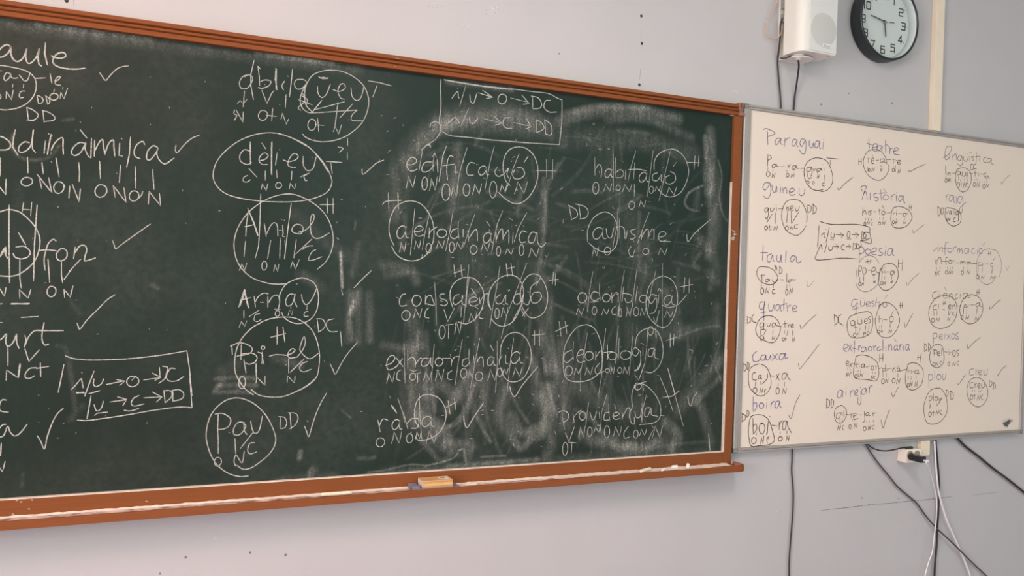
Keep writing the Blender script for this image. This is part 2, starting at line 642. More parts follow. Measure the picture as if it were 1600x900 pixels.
# ------------------------------------------------------------------ handwriting
# each block: "@ part name | who wrote it where | x0 y0 scale | stroke millimetres"; strokes traced on the board face
CHALK = """
@ chalk_word | | 0 40 5 | 6
~ 85 170 60 150 20 165 -15 210 -5 245 30 240 70 205 85 165 85 215 105 265 145 280 185 245 210 180 200 240 215 290 245 290 285 245 308 180 298 240 305 300 325 315
| 355 135 350 220 370 308;~ 402 235 430 250 480 255 512 240 505 215 470 212 430 235 412 280 440 315 510 335 590 340 665 333
@ chalk_tick | | 0 40 5 | 4.2
~ 780 370 800 400 827 428 860 390 905 345 950 322 1005 315
@ chalk_notation | | 0 40 5 | 4
~ -60 330 0 312 90 325 180 345 240 375 275 420 283 480 265 545 220 600 150 640 60 658 0 655 -60 640
~ 80 375 50 370 30 410 45 430 75 405 82 375 90 405 115 412 140 408;~ 150 385 170 410 190 432 215 425 235 375;| -10 352 15 354;| 275 413 355 408;| 392 375 405 450
~ 428 440 460 420 470 400 450 402 430 435 440 462 475 465;| 100 460 98 482;| 185 460 182 487;| 48 570 50 512 90 580 103 505;~ 195 512 165 515 150 545 160 565 185 560;~ -5 535 5 545 8 560 -2 575
@ chalk_mark | | 0 40 5 | 4
| 290 545 300 610;~ 290 545 325 560 338 585 325 605 300 610;| 358 550 372 615;~ 355 548 385 570 388 600 372 615;O 390 530 455 582;| 470 570 475 520 500 572 528 490;| 425 497 420 520;| 492 482 490 500
| 210 640 222 740;~ 208 640 250 655 295 690 290 720 260 738 215 738;| 335 665 345 755;~ 330 663 385 680 428 715 415 740 345 750;| 210 738 270 744
@ chalk_word | | 0 190 5 | 5.2
~ -5 115 30 125 75 160 80 200 50 220 0 222;| 120 65 105 130 100 200 140 262;~ 230 165 190 160 150 195 150 235 185 238 230 205 255 150;| 262 65 250 150 255 215 278 242;| 258 70 254 145
| 355 150 345 248;| 400 100 385 170 370 255;~ 400 225 420 180 455 140 490 128 492 190 495 255;. 380 95;| 628 65 678 128
~ 665 170 620 165 575 200 558 245 590 265 635 235 670 165 665 210 690 270 712 280;| 715 130 710 285;| 740 145 737 270;~ 740 230 770 170 800 140 808 190 820 255;~ 820 250 850 170 885 145 890 200 897 270
| 935 170 930 265 955 270;. 950 133;| 1020 120 1010 260 990 355;~ 1130 180 1115 155 1075 175 1050 220 1055 270 1095 290
~ 1230 200 1195 190 1155 230 1145 285 1170 300 1215 250 1235 205 1225 250 1245 300 1290 330 1360 285
@ chalk_tick | | 0 190 5 | 4
~ 1375 185 1370 220 1385 243 1440 180 1500 130 1560 105
@ chalk_notation | | 0 190 5 | 4.6
| 5 285 3 425;| 215 278 219 402;| 328 320 338 408;| 438 285 462 432;| 615 320 622 400 618 470;| 778 310 785 445;| 942 340 932 475;| 1058 350 1060 520;| 1192 375 1203 530
| -10 500 45 572 47 450;O 165 435 255 502;| 325 522 310 450;| 290 412 405 555 380 438;O 420 468 500 560;| 500 490 508 510;| 538 595 545 505;| 565 490 618 628 628 525;O 742 492 835 590;| 900 592 885 500 985 632 968 518
O 1010 540 1085 620;~ 1080 600 1105 575 1115 545;| 1158 645 1165 545 1255 658 1245 558
@ chalk_mark | | 0 190 5 | 4
| 185 632 172 708;| 248 630 240 738;| 175 685 245 690
@ chalk_word | | 0 310 5 | 5
| 72 52 70 300 75 660;| 290 52 270 350 262 645;~ -40 130 0 105 70 88 150 105 220 160 280 230 310 310 305 400 270 490 200 560 110 605 0 605 -40 595
~ -10 465 20 430 45 380 40 430 60 468;~ 5 440 40 385 50 440;~ 125 380 190 375 235 415 220 455 170 472 120 460 103 430;| 145 268 200 362
~ 438 332 415 320 380 350 358 410 345 480 352 560;~ 300 408 370 402 440 410;~ 440 425 445 470 480 488 520 460 520 410 480 392 440 430
| 588 380 575 470;~ 590 420 620 375 660 368 678 400 665 450 662 488 700 480 745 465
@ chalk_tick | | 0 310 5 | 4
~ 880 330 892 365 905 393 950 360 1040 295 1175 200
@ chalk_notation | | 0 310 5 | 4.5
| 155 470 155 620 165 700;| 375 475 388 655;| 480 485 480 600 490 660;| 630 475 560 550 502 632;. 502 632;| -10 690 35 765 47 695;| 155 780 152 712 220 780 242 710;| 85 825 230 820;| 90 820 225 826;| -5 825 18 822;O 368 685 438 768;| 505 775 500 708 548 772 570 685
@ chalk_tick | | 0 440 5 | 4.2
~ 603 325 610 345 625 370 680 300 770 210 840 140 900 102
@ chalk_word | | 0 440 5 | 5
~ -5 460 20 440 50 410 45 470 60 505 90 490 115 450 130 410 130 470 148 520;| 195 420 205 455 190 512;~ 195 500 225 430 270 385 330 380;~ 345 320 330 400 330 460 350 495 380 488;| 290 383 495 383
@ chalk_notation | | 0 440 5 | 4.5
| 62 512 62 655;| 195 525 225 625 305 535;| 48 770 52 690 140 750 155 640;| 145 748 160 645;~ 285 672 235 678 200 715 200 750 235 755 270 735;| 315 635 318 740;| 285 678 382 662;| -5 320 20 318;| 165 280 300 272
@ chalk_box | | 0 440 5 | 4.6
~ 512 580 580 602 700 612 850 610 1000 603 1200 582 1350 560 1460 540;| 1460 540 1480 680 1500 890;| 500 648 455 865;| 1480 700 1500 985;~ 605 1082 680 1085 800 1070 1000 1040 1200 1005 1400 980 1500 985;| 712 890 680 1070
~ 558 842 590 810 632 760 640 775 650 830;. 640 712;| 735 700 700 790 662 895;~ 735 760 730 800 750 820 790 800 810 760;| 832 803 970 775;| 912 765 975 778 935 810;O 990 738 1085 820;| 1030 770 1060 740;| 1122 768 1255 750;| 1190 715 1258 748 1210 772;| 1245 670 1250 740
~ 1270 660 1310 672 1300 720 1285 760 1240 795;~ 1370 680 1330 680 1300 740 1320 775 1380 775 1435 742;| 595 865 660 870;| 600 872 655 862;| 695 875 780 852;~ 735 962 755 1010 790 990 808 935;| 860 940 990 922;| 918 900 990 920 960 968
~ 1085 890 1045 910 1025 950 1050 972 1125 955;~ 970 1005 1020 1010 1085 990;| 740 1045 760 1028 840 1020;| 1125 908 1260 900;| 1190 862 1265 902 1222 940;| 1280 850 1290 945;~ 1278 852 1335 855 1340 900 1290 945;| 1350 850 1350 935;~ 1345 850 1400 845 1435 875 1420 915 1352 935
@ chalk_word | | 0 580 5 | 5
~ 50 225 15 225 -5 270 5 310 65 320;~ 50 415 20 420 -10 460 -5 510 30 500 60 430 80 475 115 505 160 480 212 415;| 10 560 5 660;| -5 750 20 785 40 705
@ chalk_tick | | 0 580 5 | 4.6
~ 292 505 320 550 347 608 370 510 410 400 450 330 495 290
@ chalk_word | | 320 80 5 | 4.2
~ 330 185 290 205 270 250 285 290 330 290 365 245 372 205 345 185 310 200;| 385 72 360 180 360 270 380 378;| 415 118 425 200 428 268;| 415 118 435 140;~ 430 240 470 225 515 235 500 270 450 290 418 285;| 555 132 550 220 565 302;| 560 140 556 300
~ 622 235 602 270 615 302;. 648 195;| 685 140 675 240 662 355;~ 800 245 770 222 715 225 700 260 720 295 760 290 800 245;~ 800 245 760 320 745 380 760 440 800 475 835 480 860 450 915 385
~ 845 480 790 420 780 340 790 270 840 190 920 155 1000 148 1080 160 1170 205 1240 270 1275 350 1278 430 1250 520 1200 590 1110 660 1020 695 920 708 840 695 785 670 765 648
~ 880 275 885 330 915 362 950 335 980 260;~ 890 200 925 215 965 208;~ 900 210 930 205 960 214;~ 1000 300 1050 315 1095 290 1090 258 1060 260 1040 310 1060 365 1090 375;~ 1142 285 1150 350 1185 385 1220 360 1245 270
| 1278 232 1360 245 1455 270;| 1345 270 1312 358
@ chalk_notation | | 320 80 5 | 3.8
| 730 378 840 420;~ 765 330 780 390 730 440 750 462;~ 760 350 800 380 790 430;| 840 483 1190 460;| 850 460 1090 395;| 1155 412 1055 520;| 1040 400 1028 500 1015 600;~ 1190 460 1150 500 1150 540 1235 545;O 805 530 868 618;| 882 525 890 630;| 862 575 930 580;| 1003 630 1018 585 1045 648 1068 575
| 310 312 300 435;| 255 410 275 385 300 410 328 378;~ 232 460 228 490 250 500 232 540;| 245 460 298 555 300 475;| 445 305 485 408 525 325 540 310;O 418 462 490 540;| 530 445 522 545;| 480 500 560 510;| 635 338 628 445;| 595 530 608 485 635 570 655 530;| 1115 680 1115 740;| 1113 790 1113 845;~ 1040 748 1080 760 1050 790
@ chalk_word | | 320 200 5 | 4.2
~ 560 40 480 38 380 55 260 105 150 190 85 280 65 370 85 440 150 505 260 545 430 570 600 578 730 572 850 550 950 505 990 440 985 380 940 290 880 215 800 140 720 95 620 55 560 40;~ 575 46 640 62 720 98 800 144;~ 865 205 915 265 960 340
~ 360 185 310 170 275 210 280 260 330 285 365 270;| 355 108 355 200 358 285;| 445 118 475 162;~ 430 255 470 245 495 215 465 195 430 225 425 260 450 285 490 285;| 525 108 522 240 523 365;| 521 112 519 360;| 565 195 552 290;. 585 170;~ 612 250 660 262 715 245 728 215 695 200 660 240 650 290 690 310 708 308;~ 768 222 770 290 800 332 845 315 870 225
| 950 262 1072 268;| 985 275 995 355
@ chalk_tick | | 320 200 5 | 4.2
~ 1228 322 1235 362 1290 320 1340 275 1398 250
@ chalk_notation | | 320 200 5 | 3.8
| 345 318 408 385;~ 335 370 305 385 300 415 330 422 355 405;| 472 335 472 408;| 560 328 565 390;| 680 338 676 405;| 440 480 450 435 480 490 492 435;O 553 425 600 472;| 660 475 668 430 700 478 712 432;~ 800 362 775 375 785 410 800 408;| 748 382 815 352
@ chalk_word | | 320 300 5 | 4.2
~ 880 602 940 550 985 470 1003 380 990 280 950 190 890 120 810 65 720 25 640 15 540 35 450 75 350 150 280 240 240 330 228 420 245 520 290 600 370 670 480 710 560 720 635 718
| 437 15 430 250 420 420 395 515;| 675 90 650 280 622 522;| 340 155 325 250 320 345;| 345 150 380 240 412 340;| 349 158 384 238 416 336;| 310 272 385 255;| 335 125 345 155;| 465 248 480 348;~ 482 330 510 270 540 240 565 260 570 330 572 345;| 608 260 612 330 605 345 625 350;. 600 215;| 582 300 600 300
~ 720 250 690 270 680 300 700 320 750 325 768 285 745 255 700 255;~ 730 315 790 295 840 240 855 190 838 175 825 230 830 320 860 360 910 355 972 320
| 955 48 958 162;| 1002 50 1002 170;| 900 98 1010 98
@ chalk_notation | | 320 300 5 | 3.8
| 318 385 306 505;| 515 378 490 522;| 590 360 585 518;| 625 375 628 420;| 715 372 695 515;| 835 368 710 485;~ 760 450 800 425 845 420;| 270 612 290 560 312 612 328 555;O 445 540 485 610;| 538 620 548 568 568 622 578 565;| 670 595 685 540 708 602 738 528;~ 868 450 835 470 810 530 850 530 915 505;. 1255 114
@ chalk_tick | | 320 300 5 | 4
| 1303 612 1235 675 1165 748;| 1032 358 1045 370
@ chalk_word | | 320 430 5 | 4.4
~ 580 190 590 140 630 75 700 35 770 22 840 50 875 100 888 180 875 270 840 330 790 365 730 378 670 365 620 330 600 290;| 310 110 265 250;| 317 118 275 240;| 310 112 345 258;| 306 118 338 250;| 275 195 360 175;| 385 165 395 248;~ 390 215 420 165 460 140 495 145;| 435 211 460 212;| 492 165 492 250;~ 498 215 530 165 570 158 585 200 575 262
~ 705 150 660 150 632 200 645 240 685 220 705 145 700 200 720 248;~ 755 150 765 200 795 230 840 180 875 100
@ chalk_notation | | 320 430 5 | 3.6
| 305 275 305 335;~ 430 300 395 310 385 350 410 362 440 345;| 345 325 425 272;O 550 275 585 322;| 545 265 590 268;| 650 315 660 270 680 310 688 268;| 672 240 672 262;| 800 240 796 270;~ 805 282 780 290 778 320 808 320;| 268 408 285 360 312 400 328 355
@ chalk_mark | | 320 430 5 | 4
| 878 345 890 445;~ 872 340 920 345 940 385 925 420 885 445;~ 1010 340 960 355 950 400 980 440 1035 440;| 1060 440 1070 555;| 1066 510 1070 555;| 1068 115 1078 155
@ chalk_word | | 320 430 5 | 4.6
~ 380 400 480 350 570 330 680 330 760 360 830 420 875 510 895 610 893 700 875 790 820 850 750 895;~ 440 370 370 410 300 480 255 560 235 650 235 740 255 800 300 870 340 910 380 935;~ 360 890 420 935 520 952 620 945 720 905 800 860 870 800
| 565 402 565 540;| 610 405 625 520;| 515 485 632 455;| 285 540 282 660;~ 200 555 270 528 340 545 372 580 340 615 250 632;~ 290 615 370 610 408 640 390 680 345 695 320 685;| 210 545 215 620;| 448 600 450 650 462 695;~ 415 600 450 620 445 690;O 440 552 468 580;~ 505 632 560 620 640 625
~ 640 625 680 610 705 585 680 575 650 610 660 645 720 640;~ 720 640 760 590 785 530 775 480 750 540 745 590 790 640 830 650 885 612
@ chalk_notation | | 320 430 5 | 4.4
| 305 660 322 765;| 400 690 402 800;| 655 650 655 765;| 775 655 665 760;~ 800 675 760 690 740 730 770 755 830 735;O 265 790 318 885;| 400 840 405 795 470 860 470 790;| 643 840 645 785 700 842 705 790
@ chalk_tick | | 320 430 5 | 4.2
~ 978 692 1000 735 1020 772 1060 700 1110 620 1190 525
@ chalk_word | | 300 590 5 | 4.6
~ 440 768 370 772 290 750 210 695 150 610 115 500 112 420 135 320 185 240 260 180 340 158 420 172 500 215 570 285 620 370 652 460 645 530 600 600 530 660 460 705 400 715 350 685
| 205 285 200 400 205 490;~ 180 285 240 280 300 320 290 375 250 400 205 405;~ 410 350 360 350 325 400 330 445 380 440 420 380 400 355;~ 405 360 410 415 430 445;~ 458 340 470 400 490 435 525 410 550 300
@ chalk_notation | | 300 590 5 | 4.2
| 205 460 205 592;| 335 478 342 595;| 475 430 378 552;~ 490 508 450 515 435 570 455 595 505 580;~ 340 690 328 650 345 605 390 665 408 575;O 175 622 230 690
@ chalk_mark | | 300 590 5 | 4.2
| 690 305 688 395;~ 675 305 720 310 740 350 725 390 690 398;| 765 280 775 400;~ 750 275 810 280 828 320 805 370 765 398
@ chalk_tick | | 300 590 5 | 4.4
~ 878 378 895 420 912 460 940 370 970 280 1010 190 1052 120
@ chalk_box | | 600 110 5 | 4
~ 445 70 440 150 445 270 430 410;~ 468 72 600 95 800 125 1000 145 1150 165 1280 180 1350 215 1390 230;~ 472 76 602 99 802 130 1000 150;~ 1390 230 1388 400 1370 580;~ 460 480 520 510 650 522 800 540 950 552 1150 568 1370 580
~ 530 218 550 190 575 165 580 200 585 218;. 575 140;| 638 122 590 282;~ 670 190 675 240 700 255 725 180;| 735 175 848 210;| 770 155 850 212 800 218;O 890 185 958 262;| 988 215 1130 250;| 1075 192 1135 260 1085 265;| 1160 200 1162 300;~ 1150 200 1205 215 1232 265 1215 295 1165 300;~ 1300 235 1260 240 1250 290 1290 325 1348 325
~ 490 418 520 395 550 368 570 380 590 415;| 662 295 605 425;~ 668 365 672 405 700 415 732 375;. 608 322;| 780 378 918 410;| 855 355 920 412 870 428;~ 985 370 940 375 930 420 955 450 1000 452;| 1012 408 1140 435;| 1115 382 1148 440 1105 458;| 1190 385 1188 485;~ 1188 385 1230 410 1248 455 1188 488;| 1255 390 1262 495;~ 1255 385 1300 420 1312 470 1300 505 1258 495
@ chalk_mark | | 600 110 5 | 3.4
~ 358 445 370 412 410 402 440 430 440 480 400 540 340 580 295 620;| 345 575 365 605
@ chalk_word | | 580 220 5 | 4
e 275 130 360 235;| 400 70 385 160 372 240;~ 390 75 420 45 450 28 465 45;~ 470 165 420 170 395 215 405 242 450 235 490 190;| 495 95 480 180 485 240;| 478 125 495 95 510 130;| 515 145 520 245;~ 588 42 560 120 545 220 530 318;~ 640 125 615 118 595 160 590 230 595 305;| 560 195 650 182;~ 660 195 655 245 675 245;. 690 160;| 750 52 715 160 690 250 668 390
~ 810 175 770 172 745 220 755 265 798 268;a 838 195 920 270;| 962 40 930 160 910 260 888 382;~ 985 205 965 245 990 278 1035 260 1070 215 1060 260 1072 290;. 1095 160;. 1000 232;| 1155 102 1110 210 1075 330 1045 405;~ 1120 225 1105 265 1120 295 1165 295 1198 260 1180 215 1140 210;| 1225 122 1195 168
~ 1085 350 1050 310 1030 220 1040 130 1080 70 1140 48 1210 60 1270 115 1300 200 1300 290 1275 370 1230 440 1170 485 1110 488 1050 455 990 400;| 1368 145 1370 290;| 1418 148 1415 300;| 1285 232 1448 235
@ chalk_notation | | 580 220 5 | 3.6
N 272 275 345 370;O 395 283 440 383;N 455 290 515 390;O 553 335 615 465;N 622 350 680 440;O 718 335 770 430;N 790 335 862 420;O 925 315 980 445;N 1005 340 1060 400;N 1118 318 1220 415
@ chalk_word | | 580 220 5 | 4
| 132 405 138 550;| 208 405 212 530;~ 88 498 110 475 160 468 235 465;~ 178 818 150 760 138 690 150 600 190 520 250 480 320 470 390 495 440 550 475 620 490 700 485 780 470 820 440 880 380 925 310 938 240 920 190 880 158 822
a 200 662 295 765;| 340 530 328 660 305 895;e 335 665 410 745;| 452 580 420 720 398 850;| 455 680 450 760;~ 450 740 470 700 515 672;o 515 690 590 755;| 638 550 615 700 582 858;~ 670 685 635 700 620 745 650 765 685 740;| 680 628 678 700 685 765;| 718 690 718 750;. 750 655;| 810 572 770 680 720 830;| 755 700 760 785;~ 765 760 800 705 825 700 830 780;| 900 628 928 668
a 875 715 955 800;| 1028 545 985 650 960 760 940 880;| 975 715 975 790;~ 978 770 1000 710 1025 690 1030 770;~ 1035 750 1060 710 1075 705 1075 800;| 1108 715 1105 800;. 1130 662;| 1215 562 1150 680 1115 790;~ 1215 715 1180 705 1155 750 1170 795 1205 790;~ 1290 720 1255 715 1228 760 1235 795 1270 790 1295 715 1300 790 1330 830 1365 795
@ chalk_notation | | 580 220 5 | 3.4
N 220 790 272 870;N 335 780 385 848;O 428 800 470 875;N 508 780 572 842;O 610 790 648 875;N 655 790 720 850;O 772 815 828 885;N 855 795 925 865;O 978 825 1010 900;N 1045 840 1110 890;O 1155 810 1192 895;N 1228 835 1310 910
@ chalk_word | | 590 380 5 | 3.9
~ 220 395 190 405 170 450 180 490 225 485;o 270 405 340 490;| 375 405 372 478;~ 372 470 385 420 415 408 430 440 440 485 370 470;| 445 305 455 450 458 640;~ 525 395 490 400 490 430 530 445 545 470 520 488 490 480;~ 588 505 568 440 568 370 600 310 650 275 700 268 760 280 810 340 830 400 825 470 800 540 750 600 690 630 630 615
~ 640 400 605 410 588 455 610 480 660 440 662 405 660 470 690 485;| 712 168 700 300 685 480 670 625;| 716 260 698 380 690 500;e 710 420 785 490;| 732 352 770 408;| 795 425 800 475;~ 800 455 830 410 860 395 862 470 885 515;| 595 170 605 262;| 650 170 660 262;| 595 235 678 205
| 955 180 930 350 900 500 875 660;~ 885 520 865 440 880 360 930 290 990 255 1050 250 1100 275 1130 330 1140 400 1115 500 1080 580 1040 625 980 648 930 635 885 590;~ 960 400 925 430 930 470 970 465 1000 405 998 465 1020 478;. 1030 365;| 1165 155 1100 330 1010 560 965 745
~ 1120 395 1080 400 1060 445 1075 475 1110 465 1140 400 1135 460 1175 480 1190 440;. 1175 380;~ 1215 390 1195 430 1210 465 1250 462 1280 420 1265 385 1225 385;| 1275 265 1235 335;~ 1130 480 1115 400 1130 320 1170 260 1220 240 1270 262 1310 330 1328 410 1320 490 1290 550 1230 582 1180 575 1140 520 1120 480;~ 1250 300 1200 340 1190 400 1200 450
| 1005 160 1015 262;| 1042 158 1055 255;| 1005 200 1070 185;| 1375 225 1365 320;| 1390 235 1388 330;| 1338 292 1412 282
@ chalk_notation | | 590 380 5 | 3.4
O 188 525 255 602;N 280 510 345 585;~ 400 505 375 530 370 575 400 585;| 518 518 548 612 600 505;| 655 495 650 578;N 710 545 775 615;~ 825 505 800 540 795 580 825 590;O 915 508 950 588;N 965 500 1020 575;| 1055 605 1110 500 1150 570;| 1130 570 1180 505;| 1060 600 1090 540;O 480 640 528 745;| 528 640 590 632;| 555 635 552 745;N 600 605 655 712
@ chalk_word | | 580 530 5 | 3.9
~ 110 205 160 185 185 145 160 125 125 165 125 230 160 235 205 205;| 195 145 250 215;| 245 150 190 225;| 255 35 260 200 265 345;| 285 75 285 220;~ 285 165 320 140 345 170 345 218;~ 350 190 380 150 395 150;~ 450 150 410 150 390 190 405 212 445 195 465 145 465 190 480 220;| 492 38 480 180 470 320;o 500 145 560 208;~ 555 150 590 150 625 155 625 210;~ 628 180 650 140 690 135
| 712 0 680 180 655 355;~ 750 150 720 160 712 200 740 212 770 180;| 765 75 762 150 770 210;| 800 130 805 185;| 848 -10 820 130 775 385;| 830 150 825 185;~ 825 185 850 140 872 150 875 215;a 905 135 975 208;| 930 45 955 92;| 985 12 985 200 970 420;| 1000 150 1000 200;~ 1000 170 1020 130;~ 1050 125 1050 180 1070 195;. 1072 72;| 1112 -5 1090 150 1075 280 1060 432
~ 1005 150 1015 50 1050 -20 1110 -52 1170 -40 1220 10 1245 80 1250 150 1230 230 1190 300 1130 332 1070 325 1030 280 1010 220;a 1090 95 1185 192;| 1275 -68 1275 45;| 1312 -78 1315 50;| 1255 -30 1350 -40
@ chalk_notation | | 580 530 5 | 3.3
N 120 258 182 345;~ 232 240 205 260 200 310 228 325;| 305 240 335 252 360 238;O 300 265 348 320;| 340 272 385 262;| 362 270 362 340;N 408 255 470 320;N 500 235 568 325;~ 630 245 600 270 600 310 635 315;O 698 228 748 305;N 755 240 800 305;O 815 255 872 325;N 910 230 985 325;O 985 225 1025 290;N 1025 230 1070 275;N 1105 220 1178 292
@ chalk_tick | | 580 530 5 | 4.2
~ 1082 368 1095 420 1125 445 1180 360 1300 215
@ chalk_word | | 580 530 5 | 4.2
| 52 632 70 722;~ 62 680 90 625 130 632;a 162 625 240 708;| 155 518 200 578;| 158 515 196 566;| 208 462 245 570 262 650;| 252 570 285 700;~ 275 660 320 620 370 625 360 690 310 695;~ 470 430 400 440 355 490 338 570 345 640 375 690;~ 450 430 520 455 565 510 585 580 575 650 545 710 500 755 430 785 370 790 345 760;| 375 425 380 600 395 790;a 395 600 495 685;. 372 592;| 600 480 615 582;| 650 465 660 550;| 582 535 665 490
@ chalk_notation | | 580 530 5 | 3.5
O 38 770 105 840;N 158 720 238 815;O 275 738 325 810;N 345 720 390 780;N 428 715 515 815
@ chalk_tick | | 580 530 5 | 4.6
~ 722 600 728 650 750 690 800 610 875 500
@ chalk_word | | 860 200 5 | 3.8
| 345 225 348 370;~ 350 320 380 285 400 320 395 385;a 425 318 492 388;| 488 145 492 320 490 500;| 508 228 505 385;~ 508 350 545 325 572 350 555 385 510 388;| 588 330 585 400;| 668 178 630 300 605 420;| 658 270 650 400;~ 610 325 680 322 750 335;a 692 345 770 425;| 803 172 780 350 755 540;~ 835 350 800 365 800 405 835 410 868 365 865 410 885 428;| 938 178 890 380 848 572
~ 930 370 900 385 900 425 935 438 975 410 970 360 935 340;| 980 270 958 302;. 878 308;~ 810 330 812 260 850 200 920 168 980 172 1040 220 1072 290 1078 360 1055 440 1010 510 940 538 880 520 845 480;| 1130 215 1122 320;| 1160 215 1155 300;| 1065 268 1168 272
@ chalk_notation | | 860 200 5 | 3.3
O 330 422 378 515;. 350 470;N 415 435 478 495;O 512 445 545 488;N 560 440 635 500;| 655 440 655 535;O 770 455 805 510;N 815 455 860 495;N 905 460 985 525;O 612 572 658 635;N 690 565 745 618
@ chalk_word | | 860 200 5 | 3.8
| 145 605 165 715;~ 138 602 200 640 208 690 160 718;| 220 590 235 708;~ 190 592 270 615 295 660 275 700 225 712;~ 290 890 290 800 330 710 390 665 440 658 490 690 520 760 525 830 520 890 500 940 460 968 400 965 350 940 300 900;a 330 775 435 870;~ 435 785 445 845 475 855 495 780
| 530 622 520 760 492 900 485 960;| 540 705 535 865;~ 510 775 560 772 578 800 582 865;| 600 800 590 865;~ 665 790 630 800 635 825 665 845 640 870 622 865;| 772 658 720 790 680 900;| 715 800 710 870;~ 715 850 745 795 765 800 762 870;~ 765 850 790 795 808 800 808 870;e 840 808 905 885;| 870 885 940 888
@ chalk_tick | | 860 200 5 | 4
~ 1065 830 1068 870 1080 885 1130 820 1255 710
@ chalk_notation | | 860 390 5 | 3.3
N 325 -20 375 52;O 420 -20 470 42;~ 630 -25 610 10 625 50 650 50;| 660 0 640 60;O 720 -10 768 38;N 840 -15 912 42
@ chalk_word | | 860 390 5 | 3.7
o 215 335 285 415;| 332 170 305 320 288 485;~ 380 340 335 330 315 375 345 400 390 375;| 385 258 380 340 395 400;o 408 345 468 408;| 478 335 480 415;~ 480 380 510 335 528 350 528 412;| 578 158 555 300 530 520;| 572 290 558 410;~ 560 340 600 345 635 360 630 405 595 412 580 380;| 675 155 655 300 638 460;| 680 290 662 412;o 695 355 758 412
~ 830 360 790 350 765 390 790 420 825 375 830 440 810 490 775 500;| 845 355 842 420;~ 838 325 850 305 865 325;| 875 105 872 300 875 625;a 885 355 970 435;~ 875 435 930 452 1000 425 1065 352;~ 880 205 820 230 770 290 748 380 750 470 780 540 830 590 875 608 920 590 960 530 985 450 993 370 980 290 940 230 880 205;| 1050 218 1042 335;| 1085 225 1082 340;| 1010 292 1110 272;. 1125 325;| 825 160 790 300 750 530;| 315 410 375 405
@ chalk_notation | | 860 390 5 | 3.2
N 200 460 258 508;O 325 445 362 508;N 400 460 455 510;~ 510 440 480 470 485 505 510 505;| 535 440 525 520;O 535 460 555 528;N 590 455 632 525;O 650 450 690 518;N 700 455 745 515;| 805 530 822 585 850 475;N 890 475 958 530
@ chalk_word | | 860 390 5 | 3.8
| 68 560 82 675;| 115 560 128 660;| 38 640 138 590;~ 285 585 220 600 160 660 115 750 100 850 105 960 135 1015 190 1032 260 1030 330 1005 390 950 405 860 400 760 370 660 330 605 285 585;~ 165 785 115 810 103 860 130 882 180 840;| 180 718 175 800 180 865;~ 205 830 255 815 255 785 225 790 205 840 225 880 270 870;| 288 650 265 800 235 960 235 1110
o 270 795 335 865;| 355 795 352 862;~ 355 840 385 795 400 800 405 860;| 432 615 410 800 400 980 375 1140;| 445 745 445 860;~ 412 805 480 795;o 450 800 520 860;| 530 595 515 730 508 890;| 535 690 530 855;o 545 790 630 855;| 645 675 630 800 615 980;~ 695 790 660 765 640 810 670 830 700 790 705 870 690 930 660 940;| 722 765 722 830;| 705 730 728 740;| 760 620 750 780 735 900;~ 810 770 770 780 765 830 795 830 815 775 815 840 845 855
~ 660 770 675 680 720 630 780 612 830 635 865 700 880 780 870 860 840 920 790 960 740 955;| 935 655 935 765;| 965 660 960 750;| 905 710 982 685;O 762 600 805 668;| 820 612 825 690
@ chalk_notation | | 850 540 5 | 3.3
O 165 158 222 235;N 235 175 285 225;N 318 170 378 230;~ 435 135 400 180 410 220 470 200;O 478 180 512 210;N 520 165 550 220;O 575 170 608 215;N 615 165 662 220;~ 705 195 730 190 750 140;| 735 160 730 185;| 715 235 740 270 785 140
@ chalk_word | | 850 540 5 | 3.9
~ 115 520 150 508 188 530 185 575 150 600;| 140 525 150 600 162 655;| 225 525 235 600;~ 232 560 260 525 290 505;o 275 515 325 580;| 348 445 335 540 325 640;~ 358 520 375 575 395 565 410 515;| 430 520 435 570;. 430 482;| 490 380 450 520 440 670;~ 510 520 475 530 470 580 505 580;| 505 455 505 530 515 590;e 535 520 590 575;| 550 460 562 500;| 615 525 612 575;~ 615 555 650 490 670 500 665 570
~ 690 480 670 530 680 600 705 610 705 560;~ 710 515 720 560 750 555 762 490;| 798 385 770 500 755 620;| 765 450 765 600;~ 830 485 795 490 785 545 810 550 835 490 840 540 890 552;~ 690 480 685 400 700 330 740 300 790 308 850 360 895 430 912 500 900 570 850 605 745 618;O 705 292 760 345;| 770 295 775 350;| 755 290 800 282
@ chalk_mark | | 850 540 5 | 5.4
| 905 245 960 370 1008 515;| 965 175 1020 380 1088 628;| 968 178 1024 380;| 945 402 1000 395 1055 355;| 1285 690 1295 818
@ chalk_tick | | 850 540 5 | 4
~ 1122 395 1132 450 1148 468 1165 410 1200 360
@ chalk_notation | | 850 540 5 | 3.6
N 270 630 320 720;O 340 635 375 710;N 388 635 440 680;O 470 625 512 720;N 540 630 605 710;~ 660 630 625 680 630 722 665 715;O 698 660 735 722;N 745 650 800 705;N 845 625 925 720;| 840 620 865 660;| 850 660 815 735;| 165 680 195 750 238 630;O 145 755 185 855;| 190 755 255 760;| 218 760 212 840
"""
